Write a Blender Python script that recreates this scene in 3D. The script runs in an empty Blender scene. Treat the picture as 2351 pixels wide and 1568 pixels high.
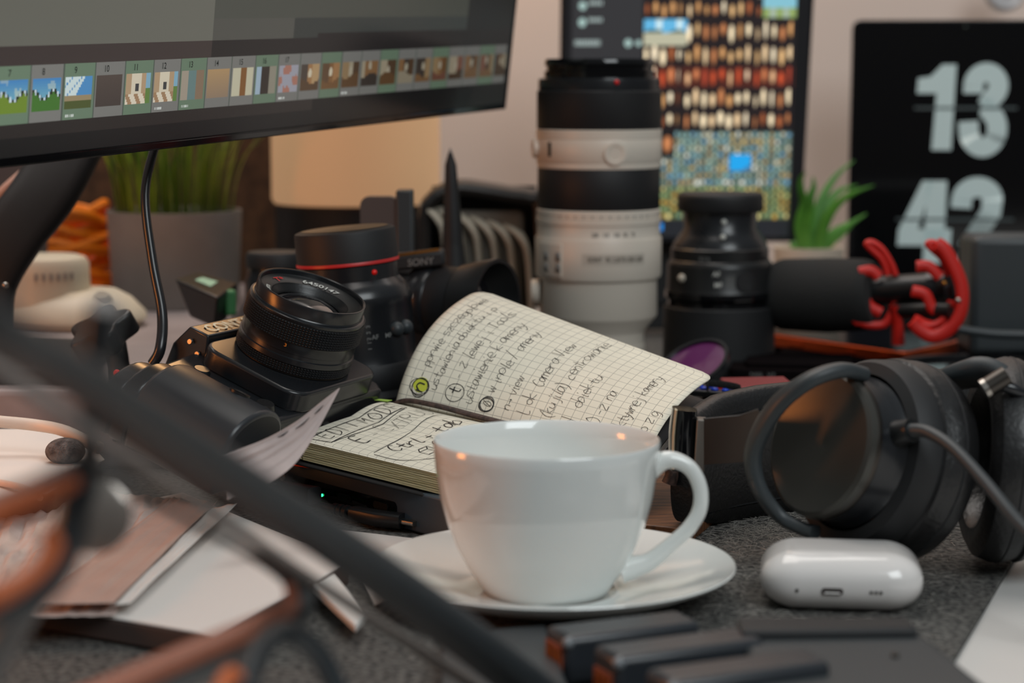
import bpy, bmesh, math, random
from mathutils import Vector, Matrix
random.seed(7)
R = math.radians
# ------------------------------------------------------------------ camera, world, lights, exposure
CAMZ, PITCH, FPX = 0.235, R(7.33), 4650.0
sc = bpy.context.scene
COL = sc.collection
cd = bpy.data.cameras.new('camera'); cam = bpy.data.objects.new('camera', cd); COL.objects.link(cam)
cam.location = (0, 0, CAMZ); cam.rotation_euler = (R(90) - PITCH, 0, 0)
cd.sensor_width = 36; cd.lens = FPX / 2351 * 36; cd.clip_start = 0.02
cd.dof.use_dof = True; cd.dof.focus_distance = 1.09; cd.dof.aperture_fstop = 6.6
sc.camera = cam
sc.view_settings.view_transform = 'Standard'; sc.view_settings.look = 'None'
sc.view_settings.gamma = 1; sc.view_settings.use_curve_mapping = False
sc.view_settings.exposure = 0.0
w = bpy.data.worlds.new('World'); sc.world = w; w.use_nodes = True
nt = w.node_tree; bg = nt.nodes['Background']
tc = nt.nodes.new('ShaderNodeTexCoord'); sp = nt.nodes.new('ShaderNodeSeparateXYZ'); cr = nt.nodes.new('ShaderNodeValToRGB')
mp = nt.nodes.new('ShaderNodeMapRange'); mp.inputs[1].default_value = -1
nt.links.new(tc.outputs['Generated'], sp.inputs[0]); nt.links.new(sp.outputs['Z'], mp.inputs[0]); nt.links.new(mp.outputs[0], cr.inputs[0])
cr.color_ramp.elements[0].color = (.06, .05, .045, 1); cr.color_ramp.elements[0].position = .45
cr.color_ramp.elements[1].color = (.46, .50, .52, 1); cr.color_ramp.elements[1].position = .95
nt.links.new(cr.outputs[0], bg.inputs[0]); bg.inputs[1].default_value = 0.50

def area(name, loc, target, size, energy, color, sy=None):
    l = bpy.data.lights.new(name, 'AREA'); l.energy = energy; l.color = color; l.size = size
    if sy: l.shape = 'RECTANGLE'; l.size_y = sy
    o = bpy.data.objects.new(name, l); COL.objects.link(o); o.location = loc
    o.rotation_euler = (Vector(target) - Vector(loc)).to_track_quat('-Z', 'Y').to_euler()
    return o
area('assumed_window_light', (0.9, -0.5, 1.5), (0.05, 1.1, 0), 1.1, 21, (.92, .98, 1.0), 1.0)  # window out of view, assumed from the soft cool daylight
area('overhead_fill', (-0.3, 1.5, 1.7), (-.1, 1.4, 0), 1.2, 17, (1, .93, .87))  # fill added overhead to brighten the things behind the monitor, not a fixture
area('assumed_side_light', (-0.66, 0.93, 0.17), (0, 1.0, .10), .12, 1.25, (1, .30, .06), .24)  # unseen warm source, assumed at left and added for the orange reflections
area('wall_fill', (0.25, 1.75, 1.0), (0.25, 2.1, 0.3), .8, 1.6, (1, .9, .83), .25)  # extra light added to wash the back wall, no visible source

# ------------------------------------------------------------------ pixel <-> place helpers
F_ = Vector((0, math.cos(PITCH), -math.sin(PITCH))); U_ = Vector((0, math.sin(PITCH), math.cos(PITCH))); R_ = Vector((1, 0, 0))
C_ = Vector((0, 0, CAMZ))
def ray(px, py): return F_ + R_ * ((px - 1175.5) / FPX) - U_ * ((py - 784) / FPX)
def P(px, py, Y): d = ray(px, py); return C_ + d * (Y / d.y)
def G(px, py, z=0.0): d = ray(px, py); return C_ + d * ((z - CAMZ) / d.z)
def M(Y, z=0.08): return (Y * math.cos(PITCH) + (CAMZ - z) * math.sin(PITCH)) / FPX
def zat(py, Y): return P(1175, py, Y).z
def proj(p):
    v = Vector(p) - C_; t = v.dot(F_); return (1175.5 + FPX * v.dot(R_) / t, 784 - FPX * v.dot(U_) / t)

# ------------------------------------------------------------------ materials
def lin(c):
    return tuple(((x / 255) / 12.92 if x / 255 <= .04045 else ((x / 255 + .055) / 1.055) ** 2.4) for x in c[:3])
def mat(name, col, rough=.5, metal=0, var=0, vscale=40, bump=0, bscale=300, emit=0, trans=0, coat=0, ior=1.5, alpha=1, var2=None, stretch=None, spec=.5, sheen=0):
    m = bpy.data.materials.new(name); m.use_nodes = True; n = m.node_tree; b = n.nodes['Principled BSDF']
    c = lin(col) + (1,)
    b.inputs['Base Color'].default_value = c; b.inputs['Roughness'].default_value = rough; b.inputs['Metallic'].default_value = metal
    b.inputs['IOR'].default_value = ior; b.inputs['Specular IOR Level'].default_value = spec
    if coat: b.inputs['Coat Weight'].default_value = coat; b.inputs['Coat Roughness'].default_value = .08
    if trans: b.inputs['Transmission Weight'].default_value = trans
    if sheen: b.inputs['Sheen Weight'].default_value = sheen; b.inputs['Sheen Roughness'].default_value = .6
    if alpha < 1: b.inputs['Alpha'].default_value = alpha
    if emit: b.inputs['Emission Color'].default_value = c; b.inputs['Emission Strength'].default_value = emit
    t = n.nodes.new('ShaderNodeTexCoord'); src = t.outputs['Object']
    if stretch:
        mpn = n.nodes.new('ShaderNodeMapping'); mpn.inputs['Scale'].default_value = stretch; n.links.new(src, mpn.inputs[0]); src = mpn.outputs[0]
    nz = n.nodes.new('ShaderNodeTexNoise'); nz.inputs['Scale'].default_value = vscale; nz.inputs['Detail'].default_value = 6
    n.links.new(src, nz.inputs['Vector'])
    if var or var2:
        r = n.nodes.new('ShaderNodeValToRGB'); n.links.new(nz.outputs['Fac'], r.inputs[0])
        c2 = lin(var2) + (1,) if var2 else tuple(x * (1 - var) for x in c[:3]) + (1,)
        c1 = c if var2 else tuple(min(1, x * (1 + var)) for x in c[:3]) + (1,)
        r.color_ramp.elements[0].color = c2; r.color_ramp.elements[0].position = .35
        r.color_ramp.elements[1].color = c1; r.color_ramp.elements[1].position = .65
        n.links.new(r.outputs[0], b.inputs['Base Color'])
    if bump:
        nb = n.nodes.new('ShaderNodeTexNoise'); nb.inputs['Scale'].default_value = bscale; n.links.new(src, nb.inputs['Vector'])
        bp = n.nodes.new('ShaderNodeBump'); bp.inputs['Strength'].default_value = bump; bp.inputs['Distance'].default_value = .001
        n.links.new(nb.outputs['Fac'], bp.inputs['Height']); n.links.new(bp.outputs[0], b.inputs['Normal'])
    return m
def screenmat(name, strength):
    m = bpy.data.materials.new(name); m.use_nodes = True; n = m.node_tree; b = n.nodes['Principled BSDF']
    b.inputs['Base Color'].default_value = (.008, .008, .009, 1); b.inputs['Roughness'].default_value = .22
    a = n.nodes.new('ShaderNodeAttribute'); a.attribute_name = 'Col'
    n.links.new(a.outputs['Color'], b.inputs['Emission Color']); b.inputs['Emission Strength'].default_value = strength
    return m
def gridmat(name, col, line, cell, wd):
    m = mat(name, col, .75, var=.03, vscale=60); n = m.node_tree; b = n.nodes['Principled BSDF']
    uv = n.nodes.new('ShaderNodeUVMap'); s = n.nodes.new('ShaderNodeSeparateXYZ'); n.links.new(uv.outputs[0], s.inputs[0])
    outs = []
    for k in (0, 1):
        d = n.nodes.new('ShaderNodeMath'); d.operation = 'DIVIDE'; d.inputs[1].default_value = cell; n.links.new(s.outputs[k], d.inputs[0])
        f = n.nodes.new('ShaderNodeMath'); f.operation = 'FRACT'; n.links.new(d.outputs[0], f.inputs[0])
        l = n.nodes.new('ShaderNodeMath'); l.operation = 'LESS_THAN'; l.inputs[1].default_value = wd; n.links.new(f.outputs[0], l.inputs[0]); outs.append(l)
    mx = n.nodes.new('ShaderNodeMath'); mx.operation = 'MAXIMUM'; n.links.new(outs[0].outputs[0], mx.inputs[0]); n.links.new(outs[1].outputs[0], mx.inputs[1])
    old = b.inputs['Base Color'].links[0].from_socket
    mix = n.nodes.new('ShaderNodeMix'); mix.data_type = 'RGBA'; n.links.new(mx.outputs[0], mix.inputs[0]); n.links.new(old, mix.inputs[6]); mix.inputs[7].default_value = lin(line) + (1,)
    n.links.new(mix.outputs[2], b.inputs['Base Color'])
    return m
K = {}
K['black'] = mat('black_plastic', (24, 25, 26), .36, bump=.05, bscale=900)
K['satin'] = mat('satin_black', (30, 32, 35), .25)
K['gloss'] = mat('gloss_black', (12, 13, 15), .08)
K['matte'] = mat('matte_black', (27, 28, 30), .60, bump=.08, bscale=1200)
K['rubber'] = mat('rubber', (30, 31, 33), .55, spec=.4)
K['charcoal'] = mat('charcoal', (50, 56, 59), .46)
K['leather'] = mat('leather', (24, 24, 25), .38, bump=.3, bscale=420)
K['metal'] = mat('steel', (170, 165, 158), .3, 1)
K['darkmetal'] = mat('dark_metal', (80, 76, 72), .35, 1)
K['gold'] = mat('gold_trim', (190, 130, 60), .35, 1)
K['white'] = mat('white_print', (215, 215, 208), .6)
K['greyprint'] = mat('grey_print', (120, 120, 118), .6)
K['red'] = mat('red_plastic', (205, 32, 22), .45)
K['redline'] = mat('red_line', (190, 40, 40), .4)
K['reddot'] = mat('red_dot', (225, 25, 25), .3)
K['orangeprint'] = mat('orange_print', (220, 130, 40), .5)
K['lenswhite'] = mat('lens_white', (218, 208, 194), .40)
K['porcelain'] = mat('porcelain', (228, 231, 228), .12, coat=.5)
K['podwhite'] = mat('pod_white', (226, 222, 219), .14, coat=.4)
K['paper'] = mat('paper', (214, 208, 203), .8, var=.04)
K['page'] = gridmat('grid_page', (238, 231, 212), (176, 171, 158), .0060, .06)
K['pageedge'] = mat('page_edge', (214, 200, 158), .8, var2=(178, 162, 116), vscale=30, stretch=(1, 1, 60))
K['ink'] = mat('ink', (38, 36, 38), .7)
K['highlight'] = mat('highlighter', (205, 212, 70), .8)
K['glass'] = mat('glass', (235, 240, 240), .02, trans=1, ior=1.45)
K['lensglass'] = mat('lens_glass', (10, 12, 16), .04, coat=1)
K['wood'] = mat('walnut', (150, 95, 55), .45, var2=(84, 50, 28), vscale=14, stretch=(3, 22, 3))
K['felt'] = mat('felt', (108, 106, 102), .95, var2=(30, 30, 30), vscale=330, bump=1.0, bscale=900)
K['desk'] = mat('desk_white', (214, 211, 207), .4)
K['pink'] = mat('purple_glass', (104, 44, 96), .06, coat=1)
K['orange'] = mat('orange_cable', (250, 135, 12), .45)
K['phone'] = mat('orange_alloy', (205, 85, 40), .32, .6)
K['green'] = mat('leaf', (84, 150, 48), .5, var2=(44, 98, 26), vscale=20)
K['grass'] = mat('grass_blade', (172, 190, 60), .45, var2=(60, 112, 32), vscale=22)
K['potgrey'] = mat('pot_grey', (150, 144, 140), .8, var=.05)
K['potwhite'] = mat('pot_white', (205, 190, 172), .7)
K['cream'] = mat('cream_plastic', (214, 206, 186), .42)
K['brownfelt'] = mat('brown_felt', (92, 66, 46), .95, var2=(60, 42, 30), vscale=60, bump=.6, bscale=400)
K['ribbon'] = mat('ribbon', (86, 64, 56), .6, var2=(44, 30, 26), vscale=420)
K['wall'] = mat('wall_paint', (208, 194, 186), .9)
K['lampglow'] = mat('lamp_diffuser', (232, 184, 138), .6, emit=.34)
K['slab'] = mat('dock_metal', (70, 80, 88), .45)
K['slabtop'] = mat('laptop_lid', (20, 17, 18), .45, spec=.0, ior=1.05)

# ------------------------------------------------------------------ mesh helpers
class MB:
    def __init__(s): s.v = []; s.f = []; s.m = []; s.uv = {}
    def add(s, vs, fs, mi=0):
        o = len(s.v); s.v += [Vector(v) for v in vs]; s.f += [tuple(i + o for i in f) for f in fs]; s.m += [mi] * len(fs); return s
    def box(s, c, d, rot=None, mi=0, taper=1.0):
        x, y, z = [k / 2 for k in d]; t = taper
        vs = [(-x, -y, -z), (x, -y, -z), (x, y, -z), (-x, y, -z), (-x * t, -y * t, z), (x * t, -y * t, z), (x * t, y * t, z), (-x * t, y * t, z)]
        vs = [Vector(v) for v in vs]
        if rot is not None: vs = [rot @ v for v in vs]
        return s.add([v + Vector(c) for v in vs], [(3, 2, 1, 0), (4, 5, 6, 7), (0, 1, 5, 4), (1, 2, 6, 5), (2, 3, 7, 6), (3, 0, 4, 7)], mi)
    def lathe(s, prof, seg=64, mx=None, mi=0, close=False, a0=0, a1=2 * math.pi, sy=1.0):
        full = abs(a1 - a0 - 2 * math.pi) < 1e-6; n = seg if full else seg + 1; vs = []
        for (r, z) in prof:
            for k in range(n):
                a = a0 + (a1 - a0) * k / seg; vs.append(Vector((r * math.cos(a), r * math.sin(a) * sy, z)))
        if mx is not None: vs = [mx @ v for v in vs]
        fs = []; L = len(prof)
        for i in range(L if close else L - 1):
            j = (i + 1) % L
            for k in range(seg):
                k2 = (k + 1) % n; fs.append((i * n + k, i * n + k2, j * n + k2, j * n + k))
        return s.add(vs, fs, mi)
    def tube(s, pts, r, seg=12, smooth=4, mi=0, closed=False, h=None, up=None, sq=1.0):
        pts = [Vector(p) for p in pts]; n0 = len(pts)
        rs = r if isinstance(r, (list, tuple)) else [r] * n0
        if smooth > 1: pts, rs = spline(pts, rs, smooth, closed)
        n = len(pts); N = None; rings = []
        for i, p in enumerate(pts):
            if closed: t = pts[(i + 1) % n] - pts[i - 1]
            else: t = pts[min(i + 1, n - 1)] - pts[max(i - 1, 0)]
            t.normalize()
            if up is not None: N = Vector(up) - t * Vector(up).dot(t)
            elif N is None:
                N = Vector((0, 0, 1)) if abs(t.z) < .9 else Vector((1, 0, 0)); N = N - t * N.dot(t)
            else: N = N - t * N.dot(t)
            N.normalize(); B = t.cross(N); hh = rs[i] if h is None else h * (rs[i] / rs[0])
            ring = []
            for k in range(seg):
                a = 2 * math.pi * k / seg; ca, sa = math.cos(a), math.sin(a)
                if sq != 1.0: ca = math.copysign(abs(ca) ** sq, ca); sa = math.copysign(abs(sa) ** sq, sa)
                ring.append(p + B * (ca * rs[i]) + N * (sa * hh))
            rings.append(ring)
        vs = [v for rg in rings for v in rg]; fs = []
        for i in range(n if closed else n - 1):
            j = (i + 1) % n
            for k in range(seg): k2 = (k + 1) % seg; fs.append((i * seg + k, i * seg + k2, j * seg + k2, j * seg + k))
        if not closed: fs.append(tuple(reversed(range(seg)))); fs.append(tuple((n - 1) * seg + k for k in range(seg)))
        return s.add(vs, fs, mi)
    def prism(s, poly, z0, z1, mx=None, mi=0):
        n = len(poly); vs = [Vector((x, y, z0)) for x, y in poly] + [Vector((x, y, z1)) for x, y in poly]
        if mx is not None: vs = [mx @ v for v in vs]
        return s.add(vs, [tuple(reversed(range(n))), tuple(range(n, 2 * n))] + [(i, (i + 1) % n, (i + 1) % n + n, i + n) for i in range(n)], mi)
    def grid(s, fn, nu, nv, mi=0, uvs=(1, 1), thick=0):
        o = len(s.v); vs = [fn(i / nu, j / nv) for i in range(nu + 1) for j in range(nv + 1)]
        q = lambda i, j: i * (nv + 1) + j
        fs = [(q(i, j), q(i + 1, j), q(i + 1, j + 1), q(i, j + 1)) for i in range(nu) for j in range(nv)]
        s.add(vs, fs, mi)
        for i in range(nu + 1):
            for j in range(nv + 1): s.uv[o + q(i, j)] = (i / nu * uvs[0], j / nv * uvs[1])
        return s
    def build(s, name, m, parent=None, bev=0, sharp=38, smooth=True, solid=0, sub=0, segs=3):
        me = bpy.data.meshes.new(name); me.from_pydata([tuple(v) for v in s.v], [], s.f)
        for x in (m if isinstance(m, (list, tuple)) else [m]): me.materials.append(x)
        me.polygons.foreach_set('material_index', s.m)
        if s.uv:
            ul = me.uv_layers.new(name='UVMap')
            for lp in me.loops: ul.data[lp.index].uv = s.uv.get(lp.vertex_index, (0, 0))
        bm = bmesh.new(); bm.from_mesh(me)
        if not s.uv: bmesh.ops.remove_doubles(bm, verts=bm.verts, dist=1e-6)
        bmesh.ops.recalc_face_normals(bm, faces=bm.faces) if not s.uv else None
        bm.to_mesh(me); bm.free()
        if smooth:
            me.polygons.foreach_set('use_smooth', [True] * len(me.polygons)); me.set_sharp_from_angle(angle=R(sharp))
        o = bpy.data.objects.new(name, me); COL.objects.link(o)
        if parent: o.parent = parent
        if solid: md = o.modifiers.new('s', 'SOLIDIFY'); md.thickness = solid; md.offset = 0
        if bev: md = o.modifiers.new('b', 'BEVEL'); md.width = bev; md.segments = segs; md.limit_method = 'ANGLE'; md.angle_limit = R(30)
        if sub: md = o.modifiers.new('u', 'SUBSURF'); md.levels = sub; md.render_levels = sub
        return o
def spline(pts, rs, k, closed=False):
    n = len(pts); out = []; ro = []
    rng = range(n if closed else n - 1)
    for i in rng:
        if closed: a, b, c, d = pts[i - 1], pts[i], pts[(i + 1) % n], pts[(i + 2) % n]; r0, r1 = rs[i], rs[(i + 1) % n]
        else: a, b, c, d = pts[max(i - 1, 0)], pts[i], pts[i + 1], pts[min(i + 2, n - 1)]; r0, r1 = rs[i], rs[i + 1]
        for j in range(k):
            t = j / k; t2 = t * t; t3 = t2 * t
            out.append(.5 * (2 * b + (c - a) * t + (2 * a - 5 * b + 4 * c - d) * t2 + (3 * b - a - 3 * c + d) * t3)); ro.append(r0 + (r1 - r0) * t)
    if not closed: out.append(pts[-1]); ro.append(rs[-1])
    return out, ro
def tag(o, label=None, cat=None, group=None, kind=None):
    if label: o['label'] = label
    if cat: o['category'] = cat
    if group: o['group'] = group
    if kind: o['kind'] = kind
    return o
def thing(name, label, cat, loc=(0, 0, 0), rot=None, group=None):
    o = bpy.data.objects.new(name, None); COL.objects.link(o); o.empty_display_size = .01
    mw = Matrix.Translation(Vector(loc))
    if rot is not None: mw = mw @ rot.to_4x4()
    o.matrix_basis = mw
    return tag(o, label, cat, group)
def frame(x, y, z): return Matrix((Vector(x), Vector(y), Vector(z))).transposed()
def rz(a): return Matrix.Rotation(R(a), 3, 'Z')
def rrect(w_, h_, r, n=5, cx=0, cy=0):
    out = []
    for (sx, sy, a) in ((1, 1, 0), (-1, 1, 90), (-1, -1, 180), (1, -1, 270)):
        for k in range(n + 1):
            t = R(a + 90 * k / n); out.append((cx + sx * (w_ / 2 - r) + r * math.cos(t), cy + sy * (h_ / 2 - r) + r * math.sin(t)))
    return out
def text(s, size, fn, name, m, parent, xs=1.0, center=True):
    cu = bpy.data.curves.new('t', 'FONT'); cu.body = s; cu.size = size; cu.offset = size * .012
    if center: cu.align_x = 'CENTER'
    o = bpy.data.objects.new('t', cu); COL.objects.link(o); bpy.context.view_layer.update()
    me = bpy.data.meshes.new_from_object(o.evaluated_get(bpy.context.evaluated_depsgraph_get()))
    vs = [fn(v.co.x * xs, v.co.y) for v in me.vertices]; fs = [tuple(p.vertices) for p in me.polygons]
    bpy.data.objects.remove(o)
    mb = MB().add(vs, fs); mb.uv = {0: (0, 0)}
    return mb.build(name, m, parent, smooth=False)
def cyl(r, a0, z0, sgn=1): return lambda x, y: Vector(((r) * math.cos(a0 + sgn * x / r), (r) * math.sin(a0 + sgn * x / r), z0 + y))
# painted grid of emitting cells for screens
def screen(name, fn, nx, ny, o0, ax, ay, m, parent):
    me = bpy.data.meshes.new(name); vs = [o0 + ax * (i / nx) + ay * (j / ny) for j in range(ny + 1) for i in range(nx + 1)]
    fs = [(j * (nx + 1) + i, j * (nx + 1) + i + 1, (j + 1) * (nx + 1) + i + 1, (j + 1) * (nx + 1) + i) for j in range(ny) for i in range(nx)]
    me.from_pydata([tuple(v) for v in vs], [], fs); me.materials.append(m)
    ca = me.color_attributes.new('Col', 'FLOAT_COLOR', 'CORNER'); d = []
    for j in range(ny):
        for i in range(nx):
            c = lin(fn((i + .5) / nx, (j + .5) / ny)); d += (list(c) + [1.0]) * 4
    ca.data.foreach_set('color', d)
    o = bpy.data.objects.new(name, me); COL.objects.link(o); o.parent = parent; return o
def ball(mb, c, r, mi=0, seg=16, sc_=(1, 1, 1)):
    prof = [(max(1e-5, r * math.sin(math.pi * k / 8)), -r * math.cos(math.pi * k / 8)) for k in range(9)]
    mx = Matrix.Translation(Vector(c)) @ Matrix.Diagonal((*sc_, 1)); return mb.lathe(prof, seg, mx, mi)
def prof_px(Y, pts, cx=None):     # (half width px, y px) pairs of a standing round thing -> (radius, height)
    out = []
    for hw, py in pts:
        r = hw * M(Y); out.append((r, zat(py, Y - r)))
    return out

# ------------------------------------------------------------------ the setting
def struct(name, mb, m, **k): o = mb.build(name, m, **k); o['kind'] = 'structure'; return o
struct('wall_back', MB().box((0, 2.13, .5), (4, .04, 1.9)), K['wall'])
struct('floor', MB().box((0, 1.0, -.76), (6, 6, .02)), K['wood'])
dk = MB().box((0, 1.28, -.0155), (2.6, 1.66, .025)).build('desk', K['desk'], bev=.002); tag(dk, 'white desk top showing at the lower right corner beside the grey mat', 'desk')
e0, e1 = G(2190, 1520), G(2296, 1340); dr = (e1 - e0).normalized()
pa, pb = e0 - dr * .22, e0 + dr * 1.2
fm = MB().prism([(-.75, .58), (pa.x, .60), (pb.x, pb.y), (-.75, 1.95)], -.003, 0).build('felt_mat', K['felt'], bev=.0006)
tag(fm, 'mottled dark grey felt mat covering the desk under everything', 'desk mat')
fb = MB()
for k in range(2600):
    px, py = random.uniform(1300, 2330), random.uniform(1120, 1560)
    if random.random() < .5: px, py = random.gauss(1700, 90), random.gauss(1190, 50)
    g = G(px, py); a = random.uniform(0, 6.28); l = random.uniform(.001, .006); c = Vector((math.cos(a), math.sin(a), 0)); n = Vector((-c.y, c.x, 0))
    if g.x > e0.x + (g.y - e0.y) * dr.x / dr.y - .012: continue
    fb.tube([g - c * l + Vector((0, 0, .0002)), g + n * l * random.uniform(-.5, .5) + Vector((0, 0, random.uniform(.0004, .0012))), g + c * l + Vector((0, 0, .0002))], random.uniform(.00005, .00011), 4, 3)
fo = fb.build('felt_fibres', mat('fibre', (176, 172, 165), .9)); tag(fo, 'pale loose fibres scattered over the grey felt mat', 'fibres', kind='stuff')
# ------------------------------------------------------------------ monitor (upper left)
A0, A1 = P(0, 385, .98), P(1156, 250, 1.55)
wv = A1 - A0; WL = wv.length; wv.normalize()
uv_ = Vector((.12, -.05, 1)); uv_ = (uv_ - wv * uv_.dot(wv)).normalized(); nv = wv.cross(uv_).normalized()
mon = thing('monitor', 'large black monitor with photo filmstrip along the bottom of its screen', 'monitor', A0, frame(wv, uv_, nv))
LX = -.10
MB().prism([(LX, 0), (WL, 0), (WL, .36), (LX, .36)], -.022, 0).build('housing', K['satin'], mon, bev=.003)
fr = MB()
for (x0, y0, x1, y1) in ((LX, 0, WL, .0045), (LX, .3555, WL, .36), (WL - .003, .0045, WL, .3555), (LX, .0045, LX + .004, .3555)): fr.box(((x0 + x1) / 2, (y0 + y1) / 2, .0005), (x1 - x0, y1 - y0, .003))
fr.build('bezel', K['gloss'], mon, bev=.0008)
CW = .0271; SB, ST = .0203, .0493
thumb_cols = []
def sky(v, s, t): return (90 + 60 * t, 140 + 50 * t, 190) if t > v else s
def thumb(i, s, t):
    h = math.sin(i * 12.9 + s * 17 + t * 9) * .5 + .5; q = math.sin(s * 7 + i * 3) * math.sin(t * 8 + i * 1.7) + .15 * math.sin(s * 31 + t * 13)
    if i in (-1, 0, 1):
        edge = .42 + .12 * math.sin(s * 9 + i)
        if t > edge + .12: return (60 + 70 * (1 - t) + (60 if q > .6 else 0), 120 + 60 * (1 - t) + (30 if q > .6 else 0), 175)
        if t > edge: return (30, 42, 30) if math.sin(s * 40) > -.3 else (190, 205, 215)
        return (100 - 40 * i, 125 - 20 * i, 40)
    if i == 2:
        if t < .38: return (140, 125, 95) if t > .25 else (70, 80, 40)
        return (190, 205, 205) if (s + (1 - t) * .6 < .75 and abs(math.sin((s - t) * 9)) > .25) else (70, 130, 180)
    if i == 3: return (62 + 12 * t, 54 + 10 * t, 50 + 8 * t)
    if i in (4, 5):
        if s > .82: return (120, 160, 180) if t > .5 else (90, 120, 60)
        if t < .3: return (205, 195, 175) if h > .4 else (150, 120, 90)
        if .22 < s < .62: return (200, 190, 168) if not (abs(s - .45) < .07 and abs(t - .55) < .1) else (60, 60, 60)
        return (165, 140, 110)
    if i == 6: return (95, 120, 118) if .3 < s < .65 else (150, 140, 125) if s < .3 else (125, 105, 85)
    if i == 7: return (165 - 30 * (1 - t), 135 - 20 * (1 - t), 95)
    if i == 8: return (185, 180, 155) if (s < .4 or s > .68) else (120, 80, 40)
    if i == 9: return (150, 170, 185) if s < .25 else (45, 38, 32) if s < .65 else (135, 130, 115)
    if i == 10: return (150, 150, 160) if q > -.2 else (160, 110, 95)
    rt_ = random.Random(i * 5 + 1); pal = [(170, 140, 100), (120, 85, 50), (185, 172, 145), (90, 66, 44), (150, 110, 70), (140, 90, 70), (70, 60, 52)]
    c1, c2, c3, c4 = (rt_.choice(pal) for _ in range(4)); e1, e2, e3 = rt_.uniform(.2, .45), rt_.uniform(.55, .8), rt_.uniform(.25, .45)
    if t < e3 - .1 * math.sin(s * 5 + i): return tuple(x * .9 for x in c4)
    if (s - .5) ** 2 * 3 + (t - e2) ** 2 < .03: return (200, 190, 165)
    return c1 if s < e1 else c2 if s < e2 else c3
def moncol(s, t):
    a = LX + .004 + s * (WL - .007 - LX); b = .0045 + t * .351
    px = a / WL
    if b < SB: return (34, 30, 28) if b > SB - .007 and px < .5 else (14, 14, 14)
    if b < ST:
        if a > WL - .008: return (16, 16, 16)
        i = math.floor((a + .008) / CW); s2 = ((a + .008) / CW - i - .06) / .86; t2 = (b - SB - .0058) / .0165; k = 1 - .25 * max(0, px)
        if s2 < -.05 or s2 > 1.07: return (70 * k, 80 * k, 72 * k)
        if 0 < s2 < 1 and 0 < t2 < 1: return tuple(c * (k if i < 13 else k * .8) for c in thumb(i, s2, t2))
        if i in (2, 5, 6, 10, 13) and .05 < s2 < .38 and abs(b - SB - .003) < .0006 and math.sin(s2 * 95) > 0: return (200, 205, 200)
        g = i % 2 == 0
        if i > 7: g = (i % 3 == 0)
        return (96 * k, 116 * k, 96 * k) if g else (112 * k, 112 * k, 108 * k)
    if b < ST + .0093 + (.003 if px > .5 else 0): return (52, 44, 42) if px < .3 else (26, 24, 24)
    if px > .86: return (24, 25, 25)
    if ST + .0208 < b < ST + .0214: return (46, 40, 38)
    if px < .3: return (92, 92, 84)
    if b < ST + .021: return (44, 48, 46) if px > .45 else (70, 70, 65)
    return (66 - 20 * (px - .3), 68 - 20 * (px - .3), 62 - 20 * (px - .3))
screen('screen', moncol, 1500, 260, Vector((LX + .004, .0045, .0012)), Vector((WL - .007 - LX, 0, 0)), Vector((0, .351, 0)), screenmat('monitor_screen', 1.0), mon)
nm = mat('frame_number', (44, 48, 46), .6)
for k in range(11):
    text(str(7 + k), .0048, lambda x, y, k=k: Vector((.0015 + k * CW + x, SB + .0238 + y, .0016)), 'frame_number', nm, mon)
# stand neck
st = thing('monitor_stand', 'dark slanting monitor stand arm at the left edge', 'monitor stand', P(0, 700, 1.3))
o_ = st.location.copy()
MB().tube([P(190, 280, 1.36) - o_, P(110, 430, 1.33) - o_, P(25, 545, 1.31) - o_, P(-28, 650, 1.3) - o_, P(-38, 760, 1.3) - o_, P(-38, 815, 1.3) - o_], [.021, .021, .02, .0185, .018, .018], 20, 5, h=.011, up=(0, -1, 0), sq=.55).build('neck', K['matte'], st)
ball(MB(), P(12, 655, 1.277) - o_, .0022).build('screw', K['metal'], st)
MB().box(Vector((P(-60, 800, 1.3).x, 1.3, .0555)) - o_, (.16, .14, .01)).build('base', K['matte'], st, bev=.003)
c1 = MB().tube([P(-60, 520, 1.36), P(5, 445, 1.36), P(70, 385, 1.37), P(140, 300, 1.4)], .0042, 12, 5).build('white_cable', mat('pinkish_cable', (200, 165, 150), .5)); tag(c1, 'pale pinkish cable rising beside the monitor stand arm', 'cable')
gp = MB().box(P(-30, 420, 1.62), (.09, .03, .12)).build('grey_speaker', mat('grey_cloth', (98, 94, 96), .9), bev=.006); tag(gp, 'grey block half hidden behind the monitor stand at the left edge', 'speaker')
cb = MB().tube([P(372, 300, 1.18), P(352, 350, 1.17), P(333, 450, 1.16), P(350, 600, 1.15), P(372, 720, 1.14), P(368, 800, 1.13), P(350, 835, 1.13)], [.0026, .0026, .0026, .0028, .0030, .0031, .0030], 12, 6).build('black_cable', K['satin']); tag(cb, 'black cable hanging down from the monitor in front of the grass pot', 'cable')

# ------------------------------------------------------------------ tablet screen in the middle
TY = 1.84
tl, tr_, br_, bl = P(1281, -60, TY), P(1873, -60, TY), P(1838, 556, TY), P(1281, 556, TY)
tx = (br_ - bl); TW = tx.length * 1.0; tx.normalize(); tz = Vector((0, 0, 1)); TH = (tr_ - br_).length
tb = thing('tablet_display', 'dark upright display filled with rows of tiny colourful photo thumbnails', 'display', bl, frame(tx, (tr_ - br_ - tx * (tr_ - br_).dot(tx)).normalized(), tx.cross((tr_ - br_).normalized())))
sk = lambda x, y: (x + .0 * y, y)
sh = (tr_ - br_).dot(tx) / TH
def rr2(x0, y0, x1, y1): return [(x0 + sh * y0 * .5, y0), (x1 + sh * y0, y0), (x1 + sh * y1, y1), (x0 + sh * y1 * .2, y1)]
MB().prism(rr2(0, 0, TW, TH), -.012, 0).build('housing', K['gloss'], tb, bev=.003)
rnd = random.Random(3); cells = {}
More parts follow.
